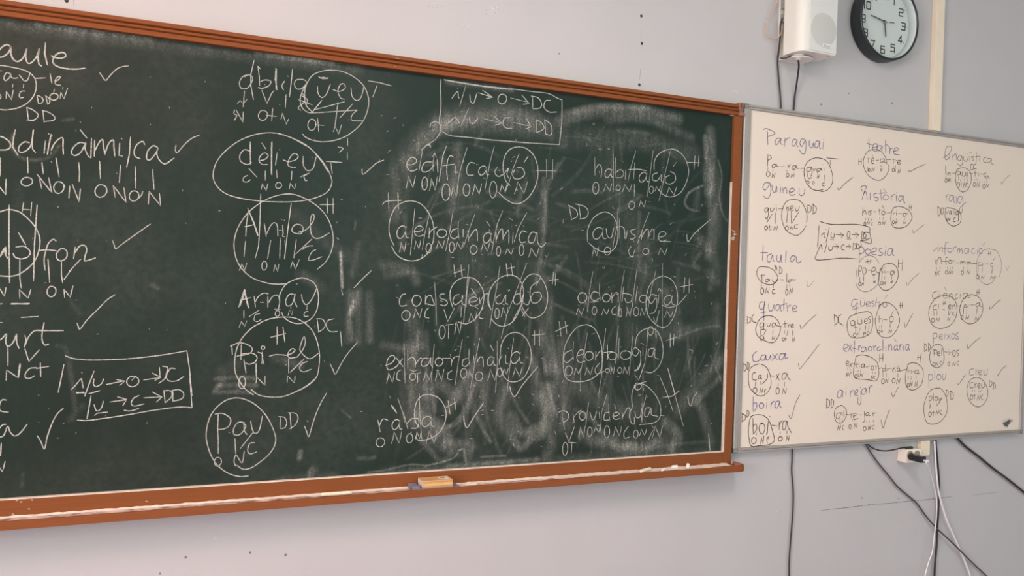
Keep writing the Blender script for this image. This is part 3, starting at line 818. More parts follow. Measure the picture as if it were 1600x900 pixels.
MARKER = """
@ marker_word | blue | 1160 180 6.667 | 4
| 260 165 265 308;~ 215 150 250 140 320 170 338 190 310 208 265 222;~ 395 240 355 245 338 290 360 305 400 245 395 290 420 308;| 442 240 438 325;~ 440 270 465 245 495 235;~ 565 255 530 255 515 305 540 320 570 260 565 310 580 330;~ 650 250 615 250 598 295 620 325 655 260 660 340 650 395 620 400 592 360;~ 695 265 695 315 720 340 740 290 742 340;~ 805 275 770 270 752 320 775 340 805 280 800 335 815 350;| 842 280 838 352;. 845 255
@ marker_notation | black | 1160 180 6.667 | 3.4
| 265 410 262 530;~ 262 415 290 420 300 450 265 470;| 265 545 265 575;~ 350 510 315 515 308 540 335 540 355 512 355 530 380 535;| 320 565 315 590;| 400 535 440 535;| 470 515 485 545;~ 480 540 490 520 502 515;~ 560 525 525 530 515 560 545 560 562 525 560 550 590 555;| 605 555 640 552;~ 720 540 680 545 668 580 700 585 720 545 725 600 710 640;~ 735 555 745 580 760 555;~ 815 555 780 560 772 580 800 582 820 558 825 578;| 850 550 850 580;. 840 515;| 875 445 1000 457;| 915 470 915 515
O 248 588 288 640;N 305 600 340 655;O 455 605 485 645;N 505 610 540 650;~ 678 600 680 640 695 660 720 650;| 780 590 782 610;N 778 620 800 660;| 855 620 850 685;O 668 685 695 715;O 728 690 748 718;~ 855 705 835 710 835 735 855 738;| 465 575 460 590;| 530 575 530 595
~ 820 450 760 445 690 475 648 540 642 620 665 700 720 765 780 785 840 775;~ 815 798 870 785 920 740 940 670 930 590 900 510 860 465 800 445
@ marker_tick | black | 1160 180 6.667 | 3
~ 992 755 1005 778 1060 720 1150 645
@ marker_word | blue | 1160 180 6.667 | 4
~ 275 705 235 705 212 750 235 780 270 740 285 705 295 790 280 850 250 868 218 840;~ 305 725 315 790 340 800 355 740 358 800;| 398 750 395 805;. 390 718;| 420 755 422 810;~ 425 780 445 755 458 770 462 815;e 485 760 545 835;~ 590 760 590 820 620 838 645 810 650 765
@ marker_word | blue | 1160 180 6.667 | 4
| 1315 235 1320 350;| 1295 290 1345 310;~ 1350 340 1400 330 1400 300 1365 305 1355 350 1380 378 1410 365;~ 1450 320 1415 320 1400 350 1425 370 1455 325 1450 375;| 1488 258 1491 390;~ 1491 300 1533 340 1533 405;~ 1533 370 1548 345 1563 345;~ 1568 380 1618 365 1613 340 1583 350 1578 400 1638 415
@ marker_notation | black | 1160 180 6.667 | 3.2
~ 1400 358 1330 365 1280 410 1258 490 1275 570 1320 635 1390 675 1450 670 1500 620 1525 560 1520 515;~ 1400 355 1450 385 1490 440 1505 510;| 1212 455 1212 520;| 1238 450 1238 515;| 1212 485 1238 482;| 1312 440 1312 500;| 1300 455 1330 455;e 1340 445 1370 505;. 1355 422;| 1392 470 1420 467;~ 1475 455 1440 460 1440 495 1470 480 1480 455 1478 485 1500 500;| 1305 540 1305 585;O 1308 555 1328 588;N 1345 545 1375 588;| 1445 520 1443 540;N 1435 550 1455 588
| 1503 463 1543 463;| 1558 460 1593 460;| 1573 460 1573 505;~ 1588 475 1588 505;| 1588 482 1603 470;e 1611 468 1648 510;O 1558 555 1583 590;| 1591 550 1595 590;N 1618 560 1645 605;| 1571 530 1571 548;| 1595 528 1591 548;| 1631 535 1631 548
@ marker_tick | black | 1360 180 6.667 | 3
~ 398 570 405 590 480 550 570 510
@ marker_word | grey | 1360 180 6.667 | 3.4
~ 760 445 820 400 845 340 815 322 785 350 775 430 790 465 825 440;| 825 405 820 445;| 850 410 850 465;~ 850 440 880 405 892 410 895 465;~ 955 430 925 420 908 455 930 475 955 435 958 500 935 528 905 505;~ 970 430 972 470 1000 478 1020 430;. 985 400;. 1010 400;| 1035 420 1032 475;| 1030 390 1060 395;~ 1080 430 1050 435 1075 460 1055 478;| 1105 385 1100 490;| 1090 435 1140 425;| 1140 430 1135 480;~ 1205 440 1180 450 1178 485 1205 490;~ 1255 450 1220 455 1215 490 1240 490 1260 455 1258 500 1282 512
@ marker_notation | black | 1360 180 6.667 | 3.2
| 1045 510 1042 570;~ 1045 510 1075 520 1070 560 1045 572;~ 1100 505 1078 520 1075 555 1105 555;| 782 525 785 620;| 800 600 800 625;| 812 595 812 628;~ 812 605 830 600 832 628;| 855 605 885 603;~ 935 590 905 590 905 620 930 615 938 590 938 625;~ 955 590 955 630 985 630 985 595;| 995 595 995 640;| 1010 590 1010 640;| 1030 605 1065 608;| 1090 580 1090 640;| 1075 600 1110 600;| 1125 600 1128 635;| 1145 612 1180 615;~ 1205 600 1180 615 1190 645;~ 1225 630 1200 640 1210 660 1230 640 1240 662
O 775 660 800 700;N 805 655 820 690;~ 835 660 822 675 835 690;| 785 640 785 655;| 915 640 920 680;| 945 660 935 685;| 980 650 980 685;| 1010 660 1010 690;O 900 700 930 750;| 945 700 945 745;| 935 715 958 715;N 965 700 995 755;~ 1015 705 1000 720 1005 750;O 1070 700 1095 745;N 1105 690 1140 750;O 1170 720 1195 765;N 1200 715 1230 755;| 1085 668 1085 682;| 1110 665 1110 680;| 1185 690 1185 704;| 1210 684 1210 700
~ 940 550 900 570 885 640 895 720 930 785 970 800 1015 770 1045 700 1048 630 1030 580 985 550 940 550
@ marker_tick | grey | 1360 180 6.667 | 2.8
~ 1365 690 1365 718 1410 660 1455 622
@ marker_notation | black | 1160 290 6.667 | 3.4
~ 262 230 235 240 235 275 260 265 268 232 270 300 255 345 235 330;~ 290 235 295 268 320 260 330 235;| 352 225 358 265;. 350 200;| 375 242 425 238;| 455 220 465 265;~ 460 240 475 222 485 262;e 498 210 530 262;~ 548 230 560 265 585 250 592 215;| 310 295 255 385;| 260 340 255 385;| 340 280 340 395;| 470 270 460 390;| 508 270 508 395;| 585 275 520 385;O 230 420 262 460;| 285 410 275 460 300 460;| 270 432 310 430;N 325 420 365 465;O 445 420 478 468;N 495 425 530 458;~ 575 405 545 415 545 445 575 445
| 680 200 678 280;~ 680 200 715 220 710 265 680 282;| 735 190 735 290;~ 730 192 770 230 760 280 725 298;~ 510 145 460 165 420 230 408 320 425 410 470 480 540 515;~ 540 520 580 515 630 470 660 420;~ 510 145 590 155 640 210 670 300 668 385
@ marker_box | black | 1160 290 6.667 | 3.6
~ 810 375 880 395 960 405 1150 402 1240 412 1320 435 1325 490 1340 560 1338 605 1290 595 1230 572;| 1230 572 1300 570;| 1230 575 1240 625 1200 660;| 798 415 782 640;~ 800 650 770 720 758 760 790 775 900 768 1050 755 1192 763
~ 820 520 850 490 850 530 865 548;. 870 455;| 905 440 870 590;~ 925 490 922 535 950 545 955 500;| 915 563 955 566;| 975 510 1050 515;| 1015 490 1055 515 1025 545;O 1090 475 1120 545;| 1085 555 1130 555;| 1138 510 1210 512;| 1175 490 1212 512 1180 545;| 1245 480 1243 555;~ 1245 480 1285 510 1280 545 1240 558;~ 1320 490 1270 490 1265 540 1300 560 1330 545
~ 795 655 820 615 825 640 830 665;. 850 605;| 880 600 855 695;~ 900 630 900 670 930 670 940 630;| 940 633 1000 637;| 975 615 1002 637 980 660;~ 1060 615 1030 630 1035 665 1060 670;| 1075 635 1125 635;| 1105 612 1128 635 1110 650;| 1155 600 1150 665;~ 1152 600 1180 615 1178 655 1150 668;| 1190 600 1188 660;~ 1188 600 1215 620 1210 655 1186 662
@ marker_word | blue | 1160 290 6.667 | 4
~ 1250 60 1235 20 1265 0 1290 15 1270 60 1245 145;~ 1255 100 1285 65 1300 150;| 1330 75 1330 150;~ 1400 80 1370 90 1375 120 1415 130 1400 158 1370 150;| 1438 40 1448 155;| 1418 80 1508 75;| 1468 30 1493 65;o 1465 95 1521 150;| 1548 90 1551 155;~ 1551 120 1573 95 1588 95;| 1601 100 1603 160;. 1608 72;~ 1678 110 1638 110 1625 150 1648 160 1678 112 1678 160 1693 185
@ marker_notation | black | 1160 290 6.667 | 3.4
| 1255 220 1250 310;~ 1252 290 1275 255 1290 300;| 1310 265 1310 300;~ 1345 260 1322 270 1340 290 1325 310;| 1368 270 1392 275;| 1425 240 1430 305;| 1415 260 1440 255;O 1450 265 1485 305;| 1455 205 1478 250;| 1505 287 1545 285;O 1265 380 1285 415;N 1295 375 1325 405;~ 1355 385 1340 395 1345 412 1358 410;O 1415 380 1440 410;N 1455 375 1485 410;| 1280 340 1280 362;| 1310 340 1310 362;| 1343 345 1343 365;| 1430 330 1430 355;| 1465 332 1465 358
| 1568 285 1571 310;~ 1571 295 1588 280;| 1601 280 1603 308;. 1605 255;| 1623 292 1663 292;~ 1703 290 1678 290 1675 318 1698 315 1711 290 1723 298;O 1561 365 1583 398;N 1593 365 1613 400;N 1673 370 1703 400;| 1571 340 1571 355;| 1601 345 1601 360;| 1688 340 1685 360;| 1738 200 1735 248;| 1761 200 1759 250;| 1738 225 1761 225;~ 1623 215 1573 235 1548 300 1548 380 1573 430 1633 442 1703 425 1758 360 1763 310 1733 260 1673 225 1623 215
@ marker_tick | grey | 1360 290 6.667 | 2.8
~ 440 460 448 495 490 460 560 405
@ marker_word | blue | 1360 290 6.667 | 3.4
| 785 95 790 160;~ 788 125 800 98 820 95;~ 865 105 830 105 818 150 840 160 868 110 868 165 880 180;| 895 110 893 190;~ 955 115 920 115 910 165 935 180 960 115 962 200 950 280 930 270 935 230 1000 170
@ marker_notation | black | 1360 290 6.667 | 3.4
| 700 215 705 318;~ 698 215 730 250 725 300 705 320;O 735 230 762 300;~ 775 245 800 230 860 240 920 270 945 330 930 390 870 422 820 400 785 350 778 290 785 245;| 795 270 800 300;| 795 285 815 265;a 820 265 850 300;| 872 265 872 300;~ 915 270 890 275 890 300 912 298 915 270 915 360 895 370;N 785 335 805 370;N 810 335 830 370;~ 890 330 870 340 865 375 885 375;. 868 212
@ marker_word | blue | 1360 290 6.667 | 3.4
~ 652 685 700 645 705 685;| 720 640 718 685;~ 720 665 745 640 750 690;. 706 605;~ 810 590 785 595 775 640 775 725;| 755 655 805 650;o 805 650 850 695;| 860 640 865 690;~ 862 660 880 640 895 640;| 905 650 905 705;~ 905 680 925 650 930 700;~ 930 680 950 655 955 712;~ 1020 650 985 660 980 700 1005 705 1022 655 1025 700;~ 1080 650 1055 670 1060 705 1095 700;| 1115 665 1115 715;. 1125 630;o 1130 655 1165 710;| 1190 598 1165 622
@ marker_word | blue | 1150 380 6.667 | 4
| 282 15 275 182;| 250 100 330 98;~ 370 110 330 130 325 185 355 190 380 120 385 175 395 190;~ 425 125 425 180 455 190 470 120 470 185 480 205;| 522 80 515 195;~ 620 135 580 135 565 180 590 190 625 140 630 190 655 205 680 180
@ marker_notation | black | 1150 380 6.667 | 3.4
| 405 230 415 280;~ 400 230 425 255 415 285;| 455 240 452 312;~ 450 240 480 275 470 310 445 318;~ 300 245 250 245 220 280 220 340 260 400 330 430 390 425 430 385 430 340 390 280 330 250 270 243;| 265 320 270 390;| 252 340 300 330;~ 340 375 310 380 305 400 330 400 345 375 350 395;~ 375 380 390 405 410 405 435 365;| 455 380 498 382;| 528 315 525 410;~ 575 380 545 385 540 405 565 400 580 375 595 385 620 378;| 262 415 262 465;| 322 435 322 465;| 390 430 388 465;| 528 430 526 470;| 558 430 558 455
O 252 465 290 530;N 305 465 345 525;~ 405 480 380 490 380 525 410 522;O 515 480 540 540;N 555 465 590 530
@ marker_tick | faint | 1150 380 6.667 | 2.8
~ 738 385 745 455 780 430 815 385;. 950 260
@ marker_word | blue | 1150 380 6.667 | 4
~ 285 610 250 620 242 670 270 690 295 650 298 605 290 680 290 810;~ 338 630 345 700 375 700 395 640 400 700;~ 455 640 420 645 415 690 440 695 460 645 465 700 475 710;| 500 580 495 700;| 465 650 530 625;| 530 640 535 710;~ 540 670 560 645 570 650;e 585 650 635 712;| 258 722 310 715
@ marker_notation | black | 1150 480 6.667 | 3.4
| 118 98 118 168;~ 112 98 150 113 150 148 115 171;~ 185 73 165 103 175 148 210 158;~ 300 92 250 120 215 180 205 250 235 310 300 350 370 370 410 350 450 280 462 210 440 150 400 105 340 88 270 100;~ 285 160 250 170 250 205 280 200 290 165 285 240;~ 320 170 330 200 350 195 360 165;~ 410 165 380 170 375 205 400 200 415 165 420 190 485 205;| 505 140 510 215;| 485 175 530 170;| 540 180 545 215;~ 545 195 555 182 565 180;e 570 175 600 215
| 255 240 258 290;| 250 232 305 232;| 315 235 285 290;| 385 240 382 290;| 505 240 505 275;| 540 240 530 295;| 590 240 590 295;O 248 295 285 345;| 290 310 292 350;N 372 300 405 340;O 480 320 505 350;| 515 310 515 350;| 505 328 528 326;N 585 310 612 360
@ marker_tick | black | 1150 480 6.667 | 3
~ 665 185 680 222 740 160 835 75
@ marker_word | deep | 1150 480 6.667 | 4
~ 215 460 175 500 180 560 225 565 260 530;~ 300 495 265 505 260 545 290 550 310 500 312 545 340 545 360 500 362 548;| 380 485 430 550;| 435 480 375 555;~ 505 485 460 490 450 540 480 545 515 480 510 530 540 525
@ marker_notation | black | 1150 480 6.667 | 3.6
| 80 585 85 672;~ 75 585 105 610 100 655 85 672;| 118 570 115 645;~ 115 570 135 590 130 640 110 648;~ 240 590 180 610 135 660 128 740 140 830 190 895 250 925 310 905 350 850 365 780 350 690 310 620 260 592;~ 205 680 175 690 168 740 190 760 215 755;a 232 705 270 750;~ 325 690 325 740 270 800;| 350 715 395 717;| 420 700 450 765;| 450 690 415 760;~ 520 685 485 695 480 745 510 745 530 690 540 730 565 762;| 205 775 200 825;| 255 770 250 810;| 438 790 438 830;| 503 780 503 830
O 175 838 218 895;N 245 840 280 895;~ 310 855 295 870 300 895;O 415 838 452 905;N 480 840 525 905;. 345 645;. 98 827
@ marker_tick | black | 1150 480 6.667 | 3
~ 650 585 655 620 668 638 740 550 865 388
@ marker_word | deep | 1150 580 6.667 | 4
| 180 260 178 415;~ 180 340 210 325 215 370 190 415 180 418;o 240 330 290 385;| 320 325 318 385;. 322 295;| 365 320 362 385;~ 365 350 380 320 400 315;~ 450 310 415 320 405 370 430 380 455 315 455 360 470 378
@ marker_notation | black | 1150 580 6.667 | 3.8
~ 65 445 60 525;~ 60 440 95 460 95 500 62 525;| 115 410 110 480;~ 112 410 132 420 130 460 105 480;~ 160 468 140 520 128 620 135 700 160 780 250 775 340 765 395 730 395 680 370 590 340 510 280 460 200 455 150 475;| 175 490 180 655;~ 178 570 205 550 215 600 180 655;o 240 540 300 650;| 335 520 325 650;| 365 560 430 572;| 450 525 448 610;~ 450 560 470 525 485 515;~ 525 515 490 530 485 600 510 605 530 520 540 580 580 645;. 352 470
O 160 690 210 755;N 255 680 290 760;~ 345 680 320 700 325 750;| 325 705 345 700;O 440 680 482 728;N 520 670 555 730;| 210 640 210 665;| 280 655 285 680;| 318 640 315 660;| 460 630 458 655;| 530 620 530 650
@ marker_tick | black | 1150 580 6.667 | 3
~ 550 455 560 485 575 490 595 420 620 330 665 248
@ marker_word | blue | 1160 290 6.667 | 4
| 1218 640 1215 800;~ 1215 640 1255 645 1265 690 1220 715;o 1280 660 1335 715;~ 1340 700 1390 680 1390 650 1355 660 1350 715 1395 718;~ 1455 650 1425 660 1430 690 1460 705 1440 730 1410 725;| 1490 670 1485 730;. 1490 635;~ 1560 655 1520 665 1510 720 1540 725 1565 660 1560 710 1580 730
@ marker_notation | black | 1360 380 6.667 | 3.4
| -30 170 -28 215;| 0 165 -2 212;| -52 195 18 180;| -120 235 -125 345;~ -125 235 -95 245 -100 285 -125 290;O -82 255 -45 325;| -28 282 0 282;e 10 250 55 330;~ 60 295 75 308 92 308;O -125 405 -100 445;N -92 410 -70 445;N 30 385 52 418;| -110 355 -110 395;| -70 340 -70 395;| 37 335 37 370
~ 200 210 140 225 100 290 80 380 90 440 130 485 170 490 220 465 270 400 290 320 270 250 230 215 180 210;~ 130 255 112 280 128 300 115 318;| 148 280 150 318;. 150 255;| 160 300 188 300;~ 240 285 212 295 210 330 235 325 245 290 255 330;O 105 395 130 435;N 135 395 158 432;N 210 385 230 420;| 120 335 118 375;| 148 350 146 375;| 222 345 220 375;| 290 170 288 260;| 335 165 330 285;| 290 210 335 205
@ marker_ring | grey | 1150 380 6.667 | 2.8
~ 1285 200 1330 145 1390 130 1450 150 1490 210;~ 1265 260 1255 300 1262 370;~ 1245 410 1265 460 1310 498 1360 505 1420 480 1470 430 1490 370 1500 260
@ marker_tick | grey | 1360 380 6.667 | 3
~ 375 405 382 438 440 370 505 312
@ marker_notation | black | 1360 380 6.667 | 3.2
| 670 165 680 220;| 690 180 692 225;~ 690 190 715 150 735 160 738 220;| 740 190 775 188;~ 805 145 785 160 788 225;| 775 190 805 188;o 815 175 845 215;| 858 175 862 220;| 860 190 880 178;| 890 205 925 205;| 938 190 935 220;~ 938 205 955 190 960 218;~ 960 205 980 190 985 218;~ 1030 195 1005 200 1005 218 1028 215 1035 195 1048 212;| 1055 210 1110 210;~ 1145 200 1120 210 1122 290;| 1120 235 1165 225;| 1170 205 1165 245;| 1195 218 1235 217;~ 1275 210 1255 215 1255 240 1275 245;| 1300 150 1278 178;| 1230 85 1230 125;| 1250 85 1250 125;| 1222 110 1260 102
| 685 245 688 275;| 725 238 722 275;| 805 245 802 272;| 830 245 832 275;| 855 245 850 275;| 970 245 968 270;| 1015 245 1018 270;| 1165 255 1160 305;| 1268 260 1265 315;N 670 290 695 340;~ 720 290 705 310 712 332;O 778 285 805 322;N 815 285 840 322;~ 862 290 848 305 858 320;O 945 285 970 328;N 1000 280 1035 325;O 1100 330 1132 370;N 1150 335 1185 370;N 1245 340 1290 375
@ marker_ring | grey | 1360 380 6.667 | 2.8
~ 1240 58 1180 75 1130 130 1105 200 1105 280 1125 360 1170 415 1215 430 1270 405 1310 345;~ 1240 58 1310 80 1350 150 1365 230 1355 300 1340 352
@ marker_tick | faint | 1360 380 6.667 | 2.8
~ 1410 235 1420 285 1440 240
@ marker_word | blue | 1150 380 6.667 | 3.6
~ 1270 590 1220 590 1200 640 1225 665 1265 620 1250 690 1250 740;| 1205 695 1285 670;~ 1295 600 1300 650 1330 650 1340 600;. 1295 575;. 1325 575;e 1350 610 1400 655;~ 1440 600 1410 615 1440 640 1415 665;| 1465 565 1450 660;| 1450 620 1490 610;~ 1490 610 1500 665;| 1575 540 1550 575;O 1530 615 1572 668
@ marker_notation | black | 1150 480 6.667 | 3.4
| 1022 75 1030 190;~ 1020 75 1060 110 1065 150 1025 192;~ 1095 75 1065 100 1065 150 1115 188;~ 1185 95 1160 150 1160 240 1185 300 1235 320 1310 315 1370 290 1410 240 1425 140 1410 70 1370 45 1300 55 1240 72 1190 95;~ 1225 135 1190 150 1200 190 1235 180 1235 140 1240 210;~ 1265 130 1270 170 1310 170 1310 130;. 1272 105;. 1305 105;e 1335 120 1370 170;~ 1405 95 1375 110 1400 140 1380 175;| 1230 215 1260 210;| 1245 220 1245 255;| 1295 215 1280 255;| 1350 190 1348 240;| 1385 190 1380 250;O 1220 270 1250 310;| 1265 260 1262 305;| 1250 280 1285 278;N 1325 255 1350 295;~ 1380 250 1360 270 1375 295
| 1428 122 1455 122;~ 1480 -10 1540 -50 1600 -40 1660 10 1695 90 1700 160 1670 240 1620 300 1560 318 1500 295 1465 230 1450 150 1460 85 1490 0 1520 -40;| 1490 90 1492 160;| 1478 122 1510 118;| 1520 120 1522 160;| 1538 130 1572 132;O 1598 92 1638 155;| 1638 35 1620 78;| 1498 190 1495 225;| 1518 180 1515 225;| 1605 165 1605 215;O 1470 240 1500 272;| 1518 235 1518 272;| 1508 250 1530 248;N 1590 232 1622 272;| 1710 -47 1708 13;| 1730 -47 1732 13;| 1698 -17 1742 -17
@ marker_tick | black | 1360 480 6.667 | 3
~ 350 155 360 205 375 190 440 65
@ marker_word | deep | 1150 480 6.667 | 3.8
~ 1120 440 1160 415 1160 385 1130 390 1120 440 1150 465;| 1175 400 1210 465;| 1205 390 1165 460;| 1235 345 1230 480;| 1215 425 1270 440;| 1275 400 1280 460;~ 1278 430 1285 410 1300 400;~ 1345 415 1310 420 1305 460 1335 460 1350 415 1355 460;o 1375 410 1415 455;| 1430 400 1440 455;~ 1435 430 1445 410 1460 400;~ 1500 410 1470 430 1480 455 1510 440;| 1530 335 1530 455;| 1560 405 1560 450
| 1590 385 1590 450;~ 1590 420 1615 390 1625 450;a 1645 395 1690 450;| 1650 325 1668 355;| 1705 385 1705 450;~ 1705 415 1712 398 1725 390;| 1740 395 1740 450;a 1765 385 1810 450
@ marker_notation | black | 1150 480 6.667 | 3.4
e 1145 560 1175 610;| 1185 580 1205 625;| 1210 580 1180 625;| 1215 590 1240 592;| 1260 570 1258 630;| 1240 600 1280 590;| 1280 590 1285 625;a 1305 590 1345 630;| 1355 625 1390 610;O 1405 610 1435 655;| 1455 605 1458 650;| 1457 620 1478 608;| 1495 490 1495 570;| 1530 480 1528 565;| 1492 535 1532 525;~ 1245 515 1300 497 1380 510 1440 545 1475 590 1485 660 1480 730 1450 768 1370 755 1260 745 1225 710 1225 640 1240 560 1250 510
| 1165 630 1163 655;| 1192 645 1190 665;| 1260 655 1265 680 1280 655;| 1300 650 1298 670;| 1420 670 1420 695;| 1450 675 1450 695;N 1145 675 1170 725;~ 1200 680 1180 700 1185 720;O 1235 700 1265 735;| 1275 690 1273 730;N 1290 680 1325 725;N 1405 710 1430 750;~ 1450 715 1435 735 1450 750;| 1485 640 1515 630;~ 1550 640 1525 640 1525 668 1550 660;| 1558 595 1555 670;| 1570 635 1572 665;| 1580 645 1615 635;| 1632 640 1630 670;~ 1632 655 1650 630 1658 670;a 1675 630 1710 670;. 1685 615;~ 1710 662 1740 655 1775 648
~ 1785 600 1830 578 1890 590 1940 640 1950 710 1930 800 1880 850 1830 862 1785 840 1765 790 1765 700 1785 620;| 1795 585 1775 660;| 1790 655 1792 695;| 1792 670 1810 655;| 1825 655 1825 690;| 1830 675 1850 670;a 1860 655 1910 695;| 1895 500 1890 545;| 1930 475 1915 580;| 1890 525 1925 518;| 1530 680 1530 725;| 1563 680 1563 725;| 1635 680 1635 715;| 1685 690 1685 730;| 1792 720 1792 755;| 1825 720 1822 755;| 1875 710 1875 745
O 1515 745 1545 798;N 1555 740 1585 790;O 1625 740 1658 790;N 1668 740 1708 800;O 1780 790 1805 830;N 1810 770 1835 830;N 1862 765 1890 830
@ marker_tick | black | 1360 580 6.667 | 3
~ 218 220 235 270 260 220 292 162
@ marker_word | blue | 1150 580 6.667 | 4
~ 1105 195 1065 210 1058 270 1090 270 1110 200 1110 270;| 1145 205 1145 255;. 1145 175;| 1190 200 1190 265;~ 1190 230 1205 205 1225 200;~ 1235 235 1270 215 1260 190 1235 215 1240 250 1270 250;~ 1300 205 1300 320 1285 350 1268 325 1270 270;. 1295 170;~ 1350 175 1315 190 1310 235 1340 235 1355 180 1360 230;| 1385 160 1390 225;~ 1385 190 1400 155 1420 152
@ marker_notation | black | 1150 580 6.667 | 3.4
| 945 285 940 385;~ 940 288 975 310 970 365 940 385;| 995 290 990 380;~ 990 290 1015 310 1010 365 985 385;~ 1090 355 1040 385 1022 450 1040 520 1080 540 1120 520 1148 460 1145 400 1110 360 1080 357;~ 1085 430 1050 445 1045 490 1075 485 1095 430 1110 460;| 1122 410 1125 475;| 1145 450 1185 455;| 1195 440 1200 490;| 1198 455 1220 435;~ 1225 470 1250 455 1240 435 1220 460 1235 500 1270 490;| 1275 455 1310 455;~ 1335 420 1340 510 1318 535;a 1350 430 1395 465;| 1425 430 1425 465;| 1425 445 1455 430
N 1055 560 1090 615;~ 1120 560 1105 590 1120 615;O 1175 555 1200 600;N 1225 540 1260 595;O 1325 575 1355 620;N 1375 560 1400 615;~ 1440 560 1415 580 1430 608;| 1080 500 1080 525;| 1105 500 1108 520;| 1215 500 1210 520;| 1230 505 1230 520;| 1360 515 1360 535;| 1385 515 1388 530;| 1430 510 1430 530
@ marker_tick | black | 1150 580 6.667 | 3.2
~ 1510 505 1520 560 1535 590 1560 500 1600 400
@ marker_word | grey | 1360 380 6.667 | 3.4
~ 690 500 650 520 648 570 690 575;| 715 530 712 575;. 722 498;e 755 520 800 572;| 770 455 790 492;| 820 525 820 580;~ 820 550 845 525 855 580;~ 905 520 885 545 890 580 915 570;| 935 530 932 578;. 942 498;~ 1005 520 970 525 965 570 990 572 1010 525 1020 570 1040 555
@ marker_notation | black | 1360 380 6.667 | 3.4
~ 780 545 700 560 640 620 608 700 612 780 640 845 700 885 760 885 830 855 880 790 900 710 890 620 850 565 780 545;~ 1060 535 1000 550 950 610 930 690 945 770 990 825 1050 840 1110 810 1155 750 1172 670 1150 590 1100 545 1040 535;~ 690 640 655 655 655 690 690 690;| 710 635 710 680;| 758 605 758 645;| 775 603 775 640;| 750 632 785 622;| 748 692 778 695;e 810 640 840 685;| 850 640 850 690;~ 850 660 875 645 882 690;. 825 615;| 905 655 945 652;~ 1000 640 975 650 980 670 1010 660;| 1020 640 1015 665;| 1042 643 1090 640
~ 1135 620 1105 630 1100 660 1130 650 1140 620 1140 650 1160 662;| 658 705 660 755;| 692 705 692 755;| 812 695 812 750;| 812 750 840 710;~ 870 715 850 735 875 752;| 970 670 965 745;| 1002 670 1000 740;| 1112 670 1102 740;O 635 780 665 825;N 680 775 718 820;N 800 770 830 808;O 940 755 965 795;N 990 755 1025 795;N 1085 765 1125 805;| 1110 490 1110 540;| 1130 480 1128 535;| 1100 515 1140 508
@ marker_tick | black | 1360 380 6.667 | 3
~ 1240 655 1248 685 1300 635 1355 585
@ marker_word | blue | 1360 480 6.667 | 3.4
| 650 270 655 385;~ 650 280 685 268 690 310 655 330;e 715 280 750 335;| 772 280 772 330;| 795 285 835 335;| 832 275 795 335;o 845 275 880 330;~ 915 265 890 280 895 300 912 310 910 335 880 325
@ marker_notation | black | 1360 480 6.667 | 3.2
| 562 375 560 460;~ 560 380 585 400 585 440 560 462;| 605 375 602 455;~ 600 375 622 400 618 440 600 462;~ 700 385 650 405 625 460 615 530 635 600 690 630 740 605 765 550 760 460 740 400 700 385;| 660 440 660 505;~ 655 445 690 450 690 475 660 480;e 695 465 725 505;| 740 430 742 505;| 770 465 800 468;~ 808 445 820 475;| 840 465 805 500;o 855 450 885 510;~ 920 445 895 460 918 490 900 515;O 648 575 670 612;N 675 570 705 605;~ 740 560 722 580 730 600;O 805 570 825 612;N 855 570 885 612;~ 918 560 900 580 915 605
@ marker_tick | black | 1360 480 6.667 | 3
~ 1010 385 1015 430 1075 370 1145 312
@ marker_word | blue | 1360 480 6.667 | 3.4
| 605 700 610 845;~ 605 705 640 700 645 745 610 768;| 670 660 668 755;o 690 700 735 755;~ 750 690 755 755 780 740 785 690
@ marker_tick | black | 1360 480 6.667 | 3
~ 910 790 915 808 950 760 990 700
@ marker_notation | black | 1360 580 6.667 | 3.3
~ 690 175 630 195 585 260 558 350 560 450 585 530 640 552 710 535 770 480 800 400 795 300 770 230 730 180 680 175;| 610 265 612 395;~ 608 268 638 260 635 300 610 308;| 655 230 655 310;o 670 265 700 305;~ 710 275 720 310 740 285;| 738 275 718 330;| 790 190 785 270;~ 785 195 810 210 805 250 785 268;| 835 205 835 285;~ 830 205 862 230 858 285 830 292;| 625 335 620 385;| 650 335 648 365;| 690 335 690 365 720 320;O 605 425 635 470;| 655 410 652 470;| 640 430 668 428;N 680 405 710 455;~ 740 405 718 430 745 452
@ marker_word | grey | 1360 480 6.667 | 3.2
~ 1075 640 1035 655 1035 705 1075 705;| 1095 650 1100 705;~ 1098 675 1120 650;e 1125 655 1160 705;~ 1180 655 1185 705 1210 700 1220 645
@ marker_tick | black | 1360 480 6.667 | 3
~ 1325 700 1330 712 1365 650 1415 608
@ marker_notation | black | 1360 580 6.667 | 3.2
~ 1090 65 1040 90 1008 160 1008 240 1040 320 1110 372 1170 350 1215 280 1222 200 1190 120 1140 72 1080 65;~ 1065 115 1035 130 1040 170 1070 172;| 1085 120 1088 170;| 1088 140 1110 125;e 1115 130 1145 175;~ 1155 130 1160 170 1185 165 1190 120;| 1240 95 1238 160;~ 1238 98 1265 115 1260 150 1238 160;| 1285 115 1280 180;~ 1278 115 1300 140 1298 175 1272 188;| 1060 190 1062 215;| 1085 195 1085 215;| 1125 205 1135 220 1155 195;O 1038 245 1065 298;| 1085 235 1080 300;| 1065 255 1095 250;N 1110 240 1145 305;~ 1170 245 1150 270 1170 300
"""

# ------------------------------------------------------------------ blackboard
BX0, BX1, BZ0, BZ1 = -1.72, 1.8770, 1.0245, 2.2080
OUT = 1.9112                                       # outer edge of the right stile
bb = thing('blackboard', (.1, -.012, BZ0), 'large dark green blackboard in an orange brown wooden frame, covered in white chalk words', 'blackboard')
BD, FD = .022, .034                                # board face, frame face (distance from the wall)

